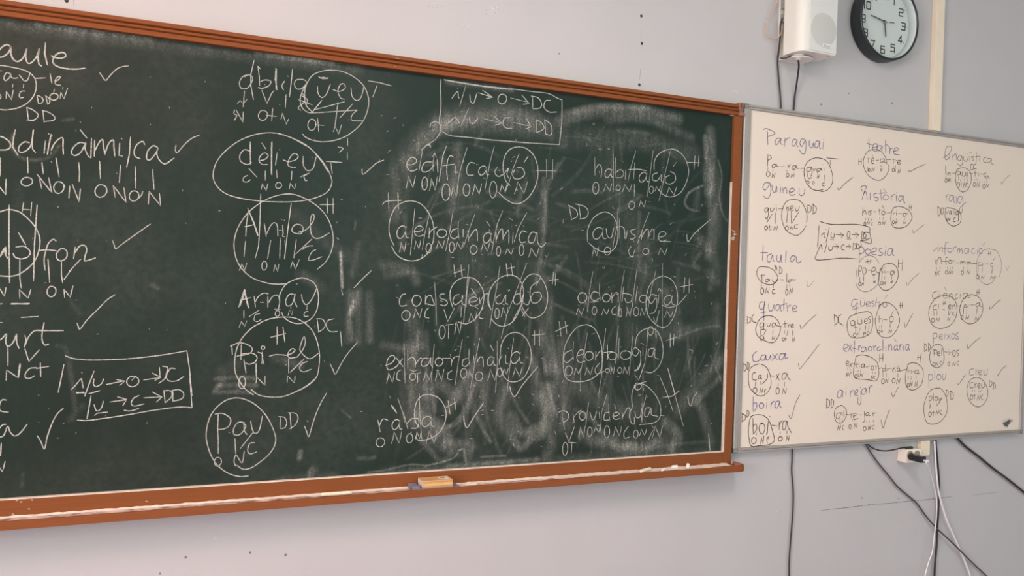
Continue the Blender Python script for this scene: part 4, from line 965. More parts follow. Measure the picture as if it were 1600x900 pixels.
# the board face carries the wiped chalk as a fine grid of dust amounts
xs = np.concatenate([np.linspace(BX0, -.42, 40, endpoint=False), np.linspace(-.42, BX1, 760)])
zs = np.linspace(BZ0, BZ1, 390)
GX, GZ = np.meshgrid(xs, zs)
dust = np.zeros_like(GX)


def smear(w, k, pts):
    """one wipe mark: soft-edged band of chalk (or, if k is negative, a cleaned band)"""
    global dust
    P = [at(x, y, BD) for x, y in pts]
    if len(P) > 2:
        P = spline(P, 5)
    P = np.array([(p.x, p.z) for p in P])
    i0, i1 = np.searchsorted(xs, (P[:, 0].min() - w, P[:, 0].max() + w))
    j0, j1 = np.searchsorted(zs, (P[:, 1].min() - w, P[:, 1].max() + w))
    gx, gz = GX[j0:j1, i0:i1], GZ[j0:j1, i0:i1]
    if not gx.size:
        return
    d = np.full(gx.shape, 9.0)
    for a, b in zip(P, P[1:]):
        ab = b - a
        t = np.clip(((gx - a[0]) * ab[0] + (gz - a[1]) * ab[1]) / max(1e-9, ab @ ab), 0, 1)
        d = np.minimum(d, np.hypot(gx - a[0] - t * ab[0], gz - a[1] - t * ab[1]))
    f = np.clip(1 - d / (w * .5), 0, 1)
    f = f * f * (3 - 2 * f)
    v = dust[j0:j1, i0:i1]
    dust[j0:j1, i0:i1] = v + k * f * (1 - v) if k >= 0 else v * (1 + k * f)


for line in SMEARS.strip().split('\n'):
    w, k, *c = (float(v) for v in line.split())
    if k > 0:
        smear(w * .001, k * SMEAR_K * (.6 if max(c[::2]) < 320 else 1), list(zip(c[::2], c[1::2])))
# thin cloth and sponge tracks over the wiped right half
for k in range(330):
    x, y = rng.uniform(610, 1120), rng.uniform(190, 700)
    low = y > 480
    ang = math.radians(rng.gauss(96, 14) if low else rng.choice((rng.gauss(95, 12), rng.gauss(12, 14), rng.gauss(150, 20))))
    ln, bend = rng.uniform(30, 130) * (1.3 if low else .8), rng.uniform(-.5, .5)
    pts = []
    for t in range(5):
        pts.append((x, y))
        x += math.cos(ang) * ln / 4
        y += math.sin(ang) * ln / 4
        ang += bend / 4
    if all(600 < px < 1133 and 170 < py < 735 - .065 * (px - 600) for px, py in pts):
        smear(rng.uniform(.005, .026), rng.uniform(.02, .10) * SMEAR_K, pts)
for line in SMEARS.strip().split('\n'):
    w, k, *c = (float(v) for v in line.split())
    if k < 0:
        smear(w * .001, k, list(zip(c[::2], c[1::2])))
ne, nz_ = len(xs), len(zs)
verts = np.stack([GX, np.full_like(GX, -BD), GZ], -1).reshape(-1, 3)
i = np.arange(ne * nz_).reshape(nz_, ne)
faces = np.stack([i[:-1, :-1], i[:-1, 1:], i[1:, 1:], i[1:, :-1]], -1).reshape(-1, 4)
nv = len(verts)
rim = [(BX0, 0, BZ0), (BX1, 0, BZ0), (BX1, 0, BZ1), (BX0, 0, BZ1)]
me = bpy.data.meshes.new('board_face')
me.from_pydata([tuple(v) for v in verts], [], [tuple(f) for f in faces])
at_ = me.attributes.new('dust', 'FLOAT', 'POINT')
at_.data.foreach_set('value', dust.reshape(-1).astype(np.float32))
me.update()
M_BOARD = bpy.data.materials.new('green_blackboard')
M_BOARD.use_nodes = True
nt = M_BOARD.node_tree
b = nt.nodes['Principled BSDF']
N, LK = nt.nodes.new, nt.links.new
tc = N('ShaderNodeTexCoord')
av = N('ShaderNodeAttribute')
av.attribute_name = 'dust'


def noise(scale, detail, stretch=None):
    mp = N('ShaderNodeMapping')
    if stretch:
        mp.inputs['Scale'].default_value = stretch
    LK(tc.outputs['Object'], mp.inputs[0])
    z = N('ShaderNodeTexNoise')
    z.inputs['Scale'].default_value = scale
    z.inputs['Detail'].default_value = detail
    LK(mp.outputs[0], z.inputs['Vector'])
    return z.outputs[0]


def rmap(src, a, b_, c, d):
    r = N('ShaderNodeMapRange')
    for k, v in zip((1, 2, 3, 4), (a, b_, c, d)):
        r.inputs[k].default_value = v
    LK(src, r.inputs[0])
    return r.outputs[0]


def mul(p, q, op='MULTIPLY'):
    m = N('ShaderNodeMath')
    m.operation = op
    for k, v in ((0, p), (1, q)):
        if isinstance(v, (int, float)):
            m.inputs[k].default_value = v
        else:
            LK(v, m.inputs[k])
    return m.outputs[0]


grain = mul(rmap(noise(300, 2), .5, .68, 0, 1.0), rmap(noise(140, 3), .35, .65, .5, .9), 'ADD')
streak = mul(rmap(noise(10, 5, (6, 1, 1.2)), .3, .7, .5, 1.4), rmap(noise(20, 3, (9, 1, .9)), .32, .68, .78, 1.22))
cloud = rmap(noise(7, 6), .35, .7, .6, 1.3)
haze = mul(rmap(noise(2.2, 5), .42, .75, 0, .035), rmap(noise(60, 3), .3, .7, .5, 1.5))
amount = mul(mul(mul(mul(av.outputs['Fac'], grain), streak), cloud), haze, 'ADD')
cl = N('ShaderNodeClamp')
LK(amount, cl.inputs[0])
base = N('ShaderNodeMix')
base.data_type = 'RGBA'
base.inputs[6].default_value = BOARD_C1
base.inputs[7].default_value = BOARD_C2
LK(rmap(noise(1.3, 3), .35, .65, 0, 1), base.inputs[0])
mx = N('ShaderNodeMix')
mx.data_type = 'RGBA'
LK(base.outputs[2], mx.inputs[6])
mx.inputs[7].default_value = srgb(206, 208, 198)
LK(cl.outputs[0], mx.inputs[0])
LK(mx.outputs[2], b.inputs['Base Color'])
LK(rmap(cl.outputs[0], 0, .35, BOARD_R, .85), b.inputs['Roughness'])
b.inputs['Specular IOR Level'].default_value = BOARD_S
link('board_face', me, M_BOARD, bb)
newbox('backing_panel', BX0 - .02, OUT - .01, -.0205, -.004, BZ0 - .02, BZ1 + .02, M_FRAME, bb)

# frame: moulded top rail, plain stiles, bottom rail with the chalk tray
T0, T1 = BZ1, 2.2490
h = T1 - T0
prof = [(-.003, T0), (-FD - .005, T0), (-FD - .006, T0 + .03 * h), (-FD, T0 + .335 * h), (-FD + .003, T0 + .36 * h), (-FD - .002, T0 + .385 * h), (-FD - .005, T0 + .42 * h), (-FD, T0 + .60 * h),
        (-FD + .004, T0 + .63 * h), (-FD - .003, T0 + .665 * h), (-FD - .006, T0 + .70 * h), (-FD + .001, T0 + .97 * h), (-FD + .003, T1), (-.003, T1)]
obj('top_rail', prism_x(bmesh.new(), prof, BX0 - .035, 1.8918), M_FRAME, bb)
newbox('right_stile', BX1, OUT, -FD, -.003, .97, T0 - .0005, M_FRAME, bb, .002)
newbox('left_stile', BX0 - .035, BX0, -FD, -.003, .97, T0 - .0005, M_FRAME, bb, .002)
newbox('bottom_rail', BX0, BX1, -FD, -.003, .972, BZ0, M_FRAME, bb, .001)
# splintered end of the top rail: two small prongs above a worn stub
bm = bmesh.new()
e0 = 1.8922
box(bm, e0 - .0006, OUT + .001, -FD - .0065, -.003, T0 + .0, T0 + .012, .001)
box(bm, e0 + .001, OUT - .0015, -FD - .001, -.003, T0 + .012, T0 + .031, .001)
box(bm, e0, e0 + .0045, -FD - .004, -.010, T0 + .026, T1 + .0045, .0008)
box(bm, OUT - .0045, OUT, -FD - .004, -.010, T0 + .022, T1 + .0055, .0008)
for q in (.3, .7):
    box(bm, e0 + .001, OUT - .001, -FD - .0035, -FD, T0 + .012 + .012 * q, T0 + .0145 + .012 * q, .0006)
o = obj('rail_end', bm, mat('worn_brown_wood', srgb(150, 104, 90), .7, noise=.35, scale=90), bb)
o['label'] = 'splintered brown end of the top rail'
# whitish bead between board and frame, thick with chalk
bm = bmesh.new()
box(bm, BX0, BX1 - .0005, -FD - .0008, -BD, BZ0, BZ0 + .0024)
box(bm, BX1 - .0026, BX1 - .0004, -FD - .0006, -BD, BZ0 + .0024, BZ0 + .36)
box(bm, BX1 - .0016, BX1 - .0004, -FD + .001, -BD, BZ0 + .36, BZ0 + .95)
box(bm, BX1 - .013, BX1 - .0004, -FD + .002, -BD, BZ1 - .0018, BZ1 - .0002)
o = obj('bead', bm, M_BEAD, bb)
o['label'] = 'thin chalk-whitened bead along the lower and right edge'
# tray: floor, upturned lip and rounded right end
TX0, TX1, TY = BX0 - .035, 1.9285, -.100
TF, TL, TB = .9805, .9885, .9680
rr = .030


def rounded(x0, x1, y0, y1, r, n=10):
    """plan outline: square at the wall, rounded at the front right corner"""
    p = [(x0, y1), (x0, y0)]
    p += [(x1 - r + r * math.sin(a), y0 + r - r * math.cos(a)) for a in (k / n * math.pi / 2 for k in range(n + 1))]
    p += [(x1, y1 - .004), (x1 - .004, y1)]
    return p


def extrude_z(bm, poly, z0, z1):
    a = [bm.verts.new((x, y, z0)) for x, y in poly]
    c = [bm.verts.new((x, y, z1)) for x, y in poly]
    n = len(poly)
    for k in range(n):
        l = (k + 1) % n
        bm.faces.new((a[k], a[l], c[l], c[k]))
    bm.faces.new(a[::-1])
    bm.faces.new(c)
    return bm


bm = extrude_z(bmesh.new(), rounded(TX0, TX1, TY, -.0345, rr), TB, TF)
tray = obj('chalk_tray', bm, M_TRAY, bb)
outer = rounded(TX0, TX1 + .0006, TY - .0006, -.0345, rr)[1:]
inner = rounded(TX0, TX1 - .0085, TY + .0085, -.0345, rr - .008)[1:]
bm = bmesh.new()
for z0, z1 in ((TF - .0005, TL),):
    ring = []
    for (ax, ay), (cx, cy_) in zip(outer, inner):
        ring.append([bm.verts.new((ax, ay, TB - .0003)), bm.verts.new((ax, ay, z1 - .0015)), bm.verts.new((ax * .8 + cx * .2, ay * .8 + cy_ * .2, z1)), bm.verts.new((ax * .15 + cx * .85, ay * .15 + cy_ * .85, z1)), bm.verts.new((cx, cy_, z1 - .001)), bm.verts.new((cx, cy_, TB - .0003))])
    for A, B in zip(ring, ring[1:]):
        for k in range(6):
            l = (k + 1) % 6
            bm.faces.new((A[k], A[l], B[l], B[k]))
    bm.faces.new(ring[0])
    bm.faces.new(ring[-1][::-1])
obj('tray_lip', bm, M_TRAY, tray)
bm = bmesh.new()
for k in range(18):
    a = 2 * math.pi * k / 18
    bm.verts.new((1.9135 + .013 * math.cos(a), -.066 + .016 * math.sin(a), TF))
vs = list(bm.verts)
tp = [bm.verts.new((v.co.x, v.co.y, TL + .0008)) for v in vs]
for k in range(18):
    l = (k + 1) % 18
    bm.faces.new((vs[k], vs[l], tp[l], tp[k]))
bm.faces.new(tp)
bm.faces.new(vs[::-1])
o = obj('end_plug', bm, mat('pinkish_worn_varnish', srgb(170, 104, 84), .6, noise=.15, scale=70), tray)
o['label'] = 'round worn plug at the end of the tray'
# chalk dust lying on the tray floor, thickest against the rail
bm = bmesh.new()
X = -.45
prev = None
while X < 1.899:
    k = min(1.0, max(0.0, (X + .1) / .6))
    w = .004 + .0045 * rng.random() + (.004 if X > .25 else 0) + (.012 if X > 1.2 else 0)
    q = (bm.verts.new((X, -.0346, TF + .0035 + .002 * rng.random())), bm.verts.new((X, -.0345 - w, TF + .0006)))
    if prev:
        bm.faces.new((prev[0], prev[1], q[1], q[0]))
    prev = q
    X += .012
obj('dust_ridge', bm, M_BEAD, tray)
bm = bmesh.new()
n = 150
rows = []
for k in range(n):
    X = -.42 + (1.898 + .42) * k / (n - 1)
    rows.append([bm.verts.new((X, -.036 - .054 * j / 4, TF + .0005)) for j in range(5)])
for A, B in zip(rows, rows[1:]):
    for j in range(4):
        bm.faces.new((A[j], A[j + 1], B[j + 1], B[j]))
obj('dust_film', bm, gritty('thin_chalk_film', srgb(228, 214, 208), 0.22, .97, 26), tray)
# chalk scuffs and a scribble on the frame
bm = bmesh.new()
for st, _ in strokes('| 855 468 900 472 960 482;. 862 660;. 480 0', 560, 60, 15):
    ribbon(bm, [at(x, y, FD + .004) for x, y in st], .003, .0004)
for st, _ in strokes('~ 280 700 295 708 288 722 300 720;~ 275 740 290 735 285 750 275 738', 1060, 150, 3.333):
    ribbon(bm, [at(x, y, FD) for x, y in st], .0035, .0004)
for px, py in ((26, 781.5), (33, 784), (50, 781), (20, 803), (229, 783), (45, 795)):
    ribbon(bm, [at(px - 1, py, FD), at(px + 1, py + .4, FD)], .0035, .0004)
o = obj('chalk_scuff', bm, M_CHALK, bb)
write(CHALK, BD, bb, {'': M_CHALK}, CHALK_W)
# countless crumbs and nicks of chalk left by writing and wiping
bm = bmesh.new()
for k in range(230):
    if k < 175:
        x, y = rng.uniform(600, 1128), rng.uniform(180, 700)
        ln, ang = rng.uniform(.5, 2.6), rng.choice((rng.gauss(-.3, .4), rng.gauss(.35, .4), rng.gauss(1.5, .3)))
    else:
        x, y = rng.uniform(5, 600), rng.uniform(110, 690)
        ln, ang = rng.uniform(.4, 1.4), rng.uniform(0, 3.1)
    if y < 60 + .1365 * x or y > 760 - .0685 * x:
        continue
    dx, dy = ln * math.cos(ang), ln * math.sin(ang)
    ribbon(bm, [at(x - dx, y - dy, BD), at(x + dx, y + dy, BD)], rng.uniform(.0010, .0021), .0005)
o = obj('chalk_fleck', bm, M_CHALK, bb)
o['kind'] = 'stuff'

# ------------------------------------------------------------------ things on the tray
t = thing('chalkboard_eraser', (.80, -.06, TF), 'pale wooden block eraser on a grey felt pad, lying on the chalk tray', 'eraser')
# felt pad, longer than the block and dented at its left end
bm = bmesh.new()
box(bm, .728, .872, -.0895, -.038, TF + .0006, TF + .0085, .003, 2)
box(bm, .724, .748, -.088, -.040, TF + .004, TF + .0165, .004, 2)
obj('felt_pad', bm, M_FELT, t)
bm = bmesh.new()
z0, z1 = TF + .0086, TF + .0300
prof = [(-.0865, z0), (-.0880, z0 + .006), (-.0855, z0 + .0135), (-.0875, z1 - .002), (-.086, z1), (-.0405, z1), (-.039, z1 - .002), (-.041, z0 + .0135), (-.039, z0 + .006), (-.0405, z0)]
obj('wooden_grip', prism_x(bm, prof, .7560, .8480), M_WOOD, t)
o = newbox('lit_end', .7554, .7561, -.0862, -.0402, z0 + .0006, z1 - .0012, M_BEAD, t)  # pale colour stands in for light from the left on this end
o['label'] = 'end of the grip, painted pale for the light it catches'
newbox('paper_label', .812, .842, -.076, -.048, z1, z1 + .0004, M_PAPER, t)
bm = bmesh.new()
for k in range(5):
    box(bm, .8165 + .003 * k, .818 + .003 * k + .0006 * (k % 2), -.070, -.055, z1 + .0004, z1 + .0007)
o = obj('label_print', bm, M_GREYINK, t)


def stick(px0, py0, px1, py1, dep0, dep1, r, label, m, flat=False):
    a, b_ = at(px0, py0, dep0), at(px1, py1, dep1)
    a.z = b_.z = TF + r + .0012
    bm = bmesh.new()
    n = 8
    pts = [a.lerp(b_, k / n) for k in range(n + 1)]
    rad = [r * (.86 if k in (0, n) else 1.0) for k in range(n + 1)]
    tube(bm, pts, rad, 14)
    o = obj('chalk_stick', bm, m)
    auto_smooth(o)
    return tag(o, label, 'chalk', None)


stick(501, 773, 549, 770, .062, .062, .0052, 'long cream stick of chalk on the tray, below the word with the big oval', M_CHALKSTICK)
stick(727, 754, 745, 752, .062, .062, .0022, 'thin cream sliver of chalk just to the right of the wooden eraser', M_CHALKSTICK)
stick(1001.5, 733.5, 1016, 729.8, .070, .046, .0060, 'slanted cream piece of chalk, leftmost of those near the tray end', M_CHALKSTICK)
stick(1034.5, 732.5, 1038.5, 732.2, .075, .066, .0050, 'short white chalk stub lying in the dust near the front lip of the tray', M_CHALKWHITE)
stick(1049.8, 727.6, 1058.6, 726.9, .044, .044, .0056, 'white chalk piece lying flat against the rail near the tray end', M_CHALKWHITE)
p = at(1074.6, 728, .052)
bm = bmesh.new()
tube(bm, [(p.x, p.y, TF + .001), (p.x, p.y, TF + .006), (p.x + .0015, p.y, TF + .0145), (p.x + .0018, p.y, TF + .0168)], [.0052, .0056, .0056, .0044], 14)
tag(auto_smooth(obj('chalk_stick', bm, M_CHALKWHITE)), 'white chalk stub standing upright on the tray', 'chalk')
stick(1081, 733.4, 1113, 730.0, .082, .078, .0025, 'long thin yellowish chalk strip lying along the lip near the tray end', M_CHALKSTICK)

# ------------------------------------------------------------------ whiteboard
IX0, IX1, IZ0, IZ1 = 1.9560, 3.4440, 1.0335, 2.2365
OX0, OX1, OZ0, OZ1 = 1.9240, 3.4620, 1.0150, 2.2560
WD, WF = .022, .029
wb = thing('whiteboard', (2.7, -.012, OZ0), 'whiteboard in a grey aluminium frame, filled with blue and black marker words', 'whiteboard')
newbox('board_face', IX0 - .004, IX1 + .004, -WD, -.004, IZ0 - .004, IZ1 + .004, M_WHITEBOARD, wb)


def rail(name, x0, x1, z0, z1, ax):
    bm = bmesh.new()
    if ax == 'x':
        hh = z1 - z0
        prism_x(bm, [(-.003, z0), (-WF + .006, z0), (-WF, z0 + .10 * hh), (-WF, z0 + .42 * hh), (-WF + .003, z0 + .48 * hh), (-WF + .0005, z0 + .54 * hh), (-WF + .0005, z0 + .93 * hh), (-WD + .001, z1), (-.003, z1)], x0, x1)
    else:
        ww = x1 - x0
        pr = [(x0, -.003), (x0, -WF + .004), (x0 + .10 * ww, -WF), (x0 + .52 * ww, -WF), (x0 + .57 * ww, -WF + .003), (x0 + .62 * ww, -WF + .0005), (x0 + .93 * ww, -WF + .001), (x1, -WD + .001), (x1, -.003)]
        extrude_z(bm, pr, z0, z1)
    return obj(name, bm, M_ALU, wb)


rail('top_rail', OX0 + .018, OX1 - .018, IZ1, OZ1, 'x')
rail('bottom_rail', OX0 + .018, OX1 - .018, OZ0, IZ0, 'x')
rail('left_rail', OX0, IX0, OZ0 + .018, OZ1 - .018, 'z')
rail('right_rail', IX1, OX1, OZ0 + .018, OZ1 - .018, 'z')
for x, z in ((OX0, OZ0), (OX0, OZ1 - .018), (OX1 - .018, OZ0), (OX1 - .018, OZ1 - .018)):
    o = newbox('corner_cap', x - .001, x + .019, -WF - .0012, -.003, z - .001, z + .019, M_ALUDARK, wb, .004)
    o['label'] = 'darker grey rounded corner piece'
    lx, lz = x + .009, z + .009
    obj('corner_screw', lathe_y(bmesh.new(), [(0, -WF - .0026), (.003, -WF - .0022), (.0036, -WF - .001)], lx, lz, 12), M_STEEL, o)
write(MARKER, WD, wb, INK, MARK_W)
# torn sticker and the pale glue patch it left
gl = [(1566, 662), (1566.5, 657), (1571, 654.5), (1577, 652.5), (1583, 655), (1582.5, 659), (1577, 664), (1574, 668.5), (1569, 667.5)]
obj('glue_patch', extrude_y(bmesh.new(), [(at(x, y, WD).x, at(x, y, WD).z) for x, y in gl], -WD - .0003, -WD - .0001), M_GLUE, wb)
tk = [(1566.7, 661.2), (1570.5, 659.3), (1573.5, 658), (1575.2, 655.8), (1579, 656.2), (1583.6, 657.9), (1578.8, 658.4), (1577.2, 661.5), (1574.3, 665.2), (1575, 667.2), (1572, 666.6), (1568.6, 664.9)]
o = obj('torn_sticker', extrude_y(bmesh.new(), [(at(x, y, WD).x, at(x, y, WD).z) for x, y in tk], -WD - .0007, -WD - .0002), M_STICKER, wb)
o['label'] = 'small torn dark grey sticker in the lower right corner'

# ------------------------------------------------------------------ cable trunking above and below the whiteboard
tr = thing('cable_trunking', (2.889, 0, OZ1), 'cream vertical cable trunking running up the wall from the whiteboard, right of the clock', 'trunking')
bm = bmesh.new()
box(bm, 2.866, 2.912, -.0032, -.0005, OZ1 + .002, CZ - .002)
obj('trunking_base', bm, M_CREAM, tr)
newbox('trunking_cover', 2.8655, 2.9125, -.0217, -.0030, OZ1 + .002, CZ - .002, M_CREAM, tr, .0015)
ts = thing('trunking_end', (2.889, 0, .9515), 'short cream end of wall trunking peeking out behind the socket box', 'trunking')
newbox('trunking_base', 2.866, 2.912, -.0032, -.0005, .952, OZ0 - .002, M_CREAM, ts)
newbox('trunking_cover', 2.8655, 2.9125, -.0217, -.0030, .9515, OZ0 - .002, M_CREAM, ts, .0015)

# ------------------------------------------------------------------ wall clock
CX, CZc, CR, CDP = 2.5815, 2.6440, .152, .0545
ck = thing('wall_clock', (CX, 0, CZc), 'round black rimmed wall clock with a pale dial and square black numerals', 'clock')
bm = lathe_y(bmesh.new(), [(0, -.0005), (CR * .985, -.0005), (CR, -.004), (CR * 1.003, -CDP * .55), (CR, -CDP + .003), (CR - .0025, -CDP), (CR - .0075, -CDP), (CR - .0095, -CDP + .003), (CR - .011, -.021), (CR - .011, -.018), (0, -.018)], CX, CZc, 96)
auto_smooth(obj('case', bm, M_BLACK, ck), 35)
bm = lathe_y(bmesh.new(), [(CR - .0097, -CDP + .004), (CR - .0105, -CDP + .006), (CR - .0165, -.0215), (CR - .0112, -.0212)], CX, CZc, 96)
o = obj('inner_ring', bm, mat('pale_grey_ring', srgb(214, 226, 224), .45, noise=.01, scale=20), ck, True)
o['label'] = 'pale sloping ring inside the black rim'
DIALY = -.0205
auto_smooth(obj('dial', lathe_y(bmesh.new(), [(0, DIALY), (CR - .0155, DIALY), (CR - .0155, -.0182)], CX, CZc, 96), M_DIAL, ck), 35)
DIG = {'1': [[(.5, 0), (.5, 1)]], '2': [[(0, .02), (.92, .02), (1, .1), (1, .44), (.92, .5), (.08, .5), (0, .58), (0, .98), (1, .98)]],
       '3': [[(0, .02), (.92, .02), (1, .1), (1, .42), (.92, .5), (.25, .5)], [(.92, .5), (1, .58), (1, .9), (.92, .98), (0, .98)]],
       '4': [[(.72, 1), (.72, 0), (0, .72), (1, .72)]], '5': [[(1, .02), (.05, .02), (.05, .42), (.92, .42), (1, .5), (1, .9), (.92, .98), (0, .98)]],
       '6': [[(.95, .02), (.08, .02), (0, .1), (0, .9), (.08, .98), (.92, .98), (1, .9), (1, .5), (.92, .44), (0, .44)]], '7': [[(0, .02), (1, .02), (.35, 1)]],
       '8': [[(.1, .02), (.9, .02), (.95, .1), (.95, .42), (.88, .48), (.12, .48), (.05, .42), (.05, .1), (.1, .02)], [(.12, .48), (0, .56), (0, .9), (.08, .98), (.92, .98), (1, .9), (1, .56), (.88, .48)]],
       '9': [[(.05, .98), (.92, .98), (1, .9), (1, .1), (.92, .02), (.08, .02), (0, .1), (0, .5), (.08, .56), (1, .56)]], '0': [[(.08, .02), (.92, .02), (1, .1), (1, .9), (.92, .98), (.08, .98), (0, .9), (0, .1), (.08, .02)]]}


def numeral(txt, cx, cz, w, hgt, y, wid, name, parent, m):
    bm = bmesh.new()
    n = len(txt)
    for k, c in enumerate(txt):
        cw = w if c != '1' else w * .45
        x0 = cx + (k - (n - 1) / 2) * w * 1.12 - cw / 2
        for line in DIG[c]:
            for a, b_ in zip(line, line[1:]):
                p, q = Vector((x0 + cw * a[0], 0, cz + hgt * (.5 - a[1]))), Vector((x0 + cw * b_[0], 0, cz + hgt * (.5 - b_[1])))
                d = (q - p).normalized() * wid * .5
                e = Vector((-d.z, 0, d.x))
                extrude_y(bm, [(v.x, v.z) for v in (p - d + e, p - d - e, q + d - e, q + d + e)], y - .0006, y)
    return obj(name, bm, m, parent)


for hnum in range(1, 13):
    a = math.radians(90 - 30 * hnum)
    numeral(str(hnum), CX + .105 * math.cos(a), CZc + .105 * math.sin(a), .0195, .0285, DIALY - .0002, .0042, 'numeral', ck, M_NUM)
bm = bmesh.new()
bm2 = bmesh.new()
for k in range(60):
    a = math.radians(6 * k)
    x, z = CX + .1265 * math.cos(a), CZc + .1265 * math.sin(a)
    lathe_y(bm2 if k % 5 == 0 else bm, [(0, DIALY - .0006), (.0019 if k % 5 == 0 else .0013, DIALY - .0005), (.0019 if k % 5 == 0 else .0013, DIALY)], x, z, 8)
obj('minute_dots', bm, M_TICK, ck)
obj('hour_dots', bm2, M_NUM, ck)


def hand(name, ang, l0, l1, w0, w1, y, m):
    """clock hand: tapered bar, angle counted clockwise from twelve"""
    a = math.radians(90 - ang)
    d, e = Vector((math.cos(a), 0, math.sin(a))), Vector((-math.sin(a), 0, math.cos(a)))
    c = Vector((CX, 0, CZc))
    p = [c + d * l0 + e * w0, c + d * l0 - e * w0, c + d * l1 - e * w1, c + d * l1 + e * w1]
    return obj(name, extrude_y(bmesh.new(), [(v.x, v.z) for v in p], y - .0012, y), m, ck)


hand('hour_hand', 172, -.008, .056, .0024, .0021, DIALY - .006, M_NUM)
hand('minute_hand', 280.5, -.008, .076, .0022, .0018, DIALY - .009, M_NUM)
hand('second_hand', 89, .018, .043, .0014, .0013, DIALY - .012, M_NUM)
obj('hub', lathe_y(bmesh.new(), [(0, DIALY - .0145), (.0034, DIALY - .0142), (.0038, DIALY)], CX, CZc, 20), mat('grey_hub', srgb(150, 156, 154), .4, noise=.02, scale=50), ck)
gm = bpy.data.materials.new('clock_glass')
gm.use_nodes = True
g = gm.node_tree
g.nodes.clear()
oo, tb, gb, ms = (g.nodes.new(k) for k in ('ShaderNodeOutputMaterial', 'ShaderNodeBsdfTransparent', 'ShaderNodeBsdfGlossy', 'ShaderNodeMixShader'))
gb.inputs['Roughness'].default_value = .05
ms.inputs[0].default_value = .04
g.links.new(tb.outputs[0], ms.inputs[1])
g.links.new(gb.outputs[0], ms.inputs[2])
g.links.new(ms.outputs[0], oo.inputs[0])
obj('glass', lathe_y(bmesh.new(), [(0, -CDP + .0065), (CR - .0108, -CDP + .0065), (CR - .0108, -CDP + .0085), (0, -CDP + .0085)], CX, CZc, 64), gm, ck)

# ------------------------------------------------------------------ loudspeaker on its bracket
SX0, SX1, SZ0, SZ1, SB, SF = 2.083, 2.2480, 2.4450, 2.735, -.034, -.122
sp = thing('wall_speaker', (2.16, 0, SZ0), 'white box loudspeaker on a wall bracket beside the clock', 'loudspeaker')
# cabinet plan: rounded front left shoulder
plan = [(SX0, SB), (SX0, SF + .036)]
plan += [(SX0 + .034 - .034 * math.cos(a), SF + .036 - .036 * math.sin(a)) for a in (k / 8 * math.pi / 2 for k in range(1, 9))]
plan += [(SX1 - .006, SF), (SX1, SF + .006), (SX1, SB)]
auto_smooth(obj('cabinet', extrude_z(bmesh.new(), plan, SZ0, SZ1), M_PLASTIC, sp), 30)
gx = (SX0 + .036 + SX1 - .004) / 2
newbox('front_baffle', SX0 + .036, SX1 - .004, SF - .0035, SF + .001, SZ0 + .004, SZ1 - .004, mat('pale_grey_baffle', srgb(216, 219, 213), .5, noise=.01, scale=30), sp, .0015)
auto_smooth(obj('grille', lathe_y(bmesh.new(), [(0, SF - .0062), (.050, SF - .006), (.0585, SF - .0045), (.0595, SF - .003)], gx, SZ0 + .083, 64), M_GRILLE, sp), 30)
newbox('badge', gx - .004, gx + .031, SF - .0078, SF - .0058, SZ0 + .021, SZ0 + .034, M_BADGE, sp, .0006)
bm = bmesh.new()
bx, bz, u = gx + .002, SZ0 + .0305, .0013          # small unreadable word mark on the badge
box(bm, bx, bx + .0018, SF - .0082, SF - .0077, bz - 5.2 * u, bz)
box(bm, bx, bx + .0052, SF - .0082, SF - .0077, bz - 1.2 * u, bz)
for k in range(6):
    x = bx + .0056 + .0037 * k
    box(bm, x, x + .0011, SF - .0082, SF - .0077, bz - 5.2 * u, bz - 1.8 * u)
    box(bm, x, x + .0028, SF - .0082, SF - .0077, bz - (2.8 if k % 2 else 5.2) * u, bz - (1.8 if k % 2 else 4.2) * u)
obj('badge_print', bm, M_GREYINK, sp)
# bracket: wall plate, arm under the cabinet, swivel cap and screws
newbox('wall_plate', 2.0856, 2.205, -.006, -.0005, 2.4335, 2.730, M_PLASTIC, sp, .0015)
arm = [(2.090, -.004), (2.0905, -.030), (2.100, -.062), (2.125, -.085), (2.155, -.090), (2.182, -.078), (2.198, -.050), (2.2, -.004)]
obj('bracket_arm', extrude_z(bmesh.new(), arm, 2.4345, 2.4385), M_PLASTIC, sp)
bm = bmesh.new()
cxp, cyp = 2.130, -.060
rings = []
for r0, z in ((.021, 2.4449), (.021, 2.4415), (.017, 2.4385), (.0105, 2.4355), (.0085, 2.4300), (.0045, 2.4285)):
    rings.append([bm.verts.new((cxp + r0 * math.cos(2 * math.pi * k / 24), cyp + r0 * math.sin(2 * math.pi * k / 24), z)) for k in range(24)])
for A, B in zip(rings, rings[1:]):
    for k in range(24):
        bm.faces.new((A[k], A[(k + 1) % 24], B[(k + 1) % 24], B[k]))
bm.faces.new(rings[-1])
bm.faces.new(rings[0][::-1])
auto_smooth(obj('swivel_cap', bm, M_PLASTIC, sp), 50)
for x, y in ((2.150, -.112), (2.222, -.108)):
    bm = bmesh.new()
    tube(bm, [(x, y, SZ0 + .0005), (x, y, SZ0 - .004)], .0028, 10)
    obj('screw', bm, M_STEEL, sp)
bm = bmesh.new()
box(bm, 2.089, 2.098, -.0335, -.0055, 2.57, 2.60, .001)
box(bm, 2.089, 2.096, -.0335, -.0055, 2.62, 2.66, .001)
obj('bracket_clip', bm, M_STEEL, sp)


def cable(name, pts, r, m, label, sm=6):
    bm = bmesh.new()
    tube(bm, spline(pts, sm), r, 10)
    o = obj(name, bm, m, None, True)
    return tag(o, label, 'cable')


def path(*q):
    return [at(x, y, d) for x, y, d in q]


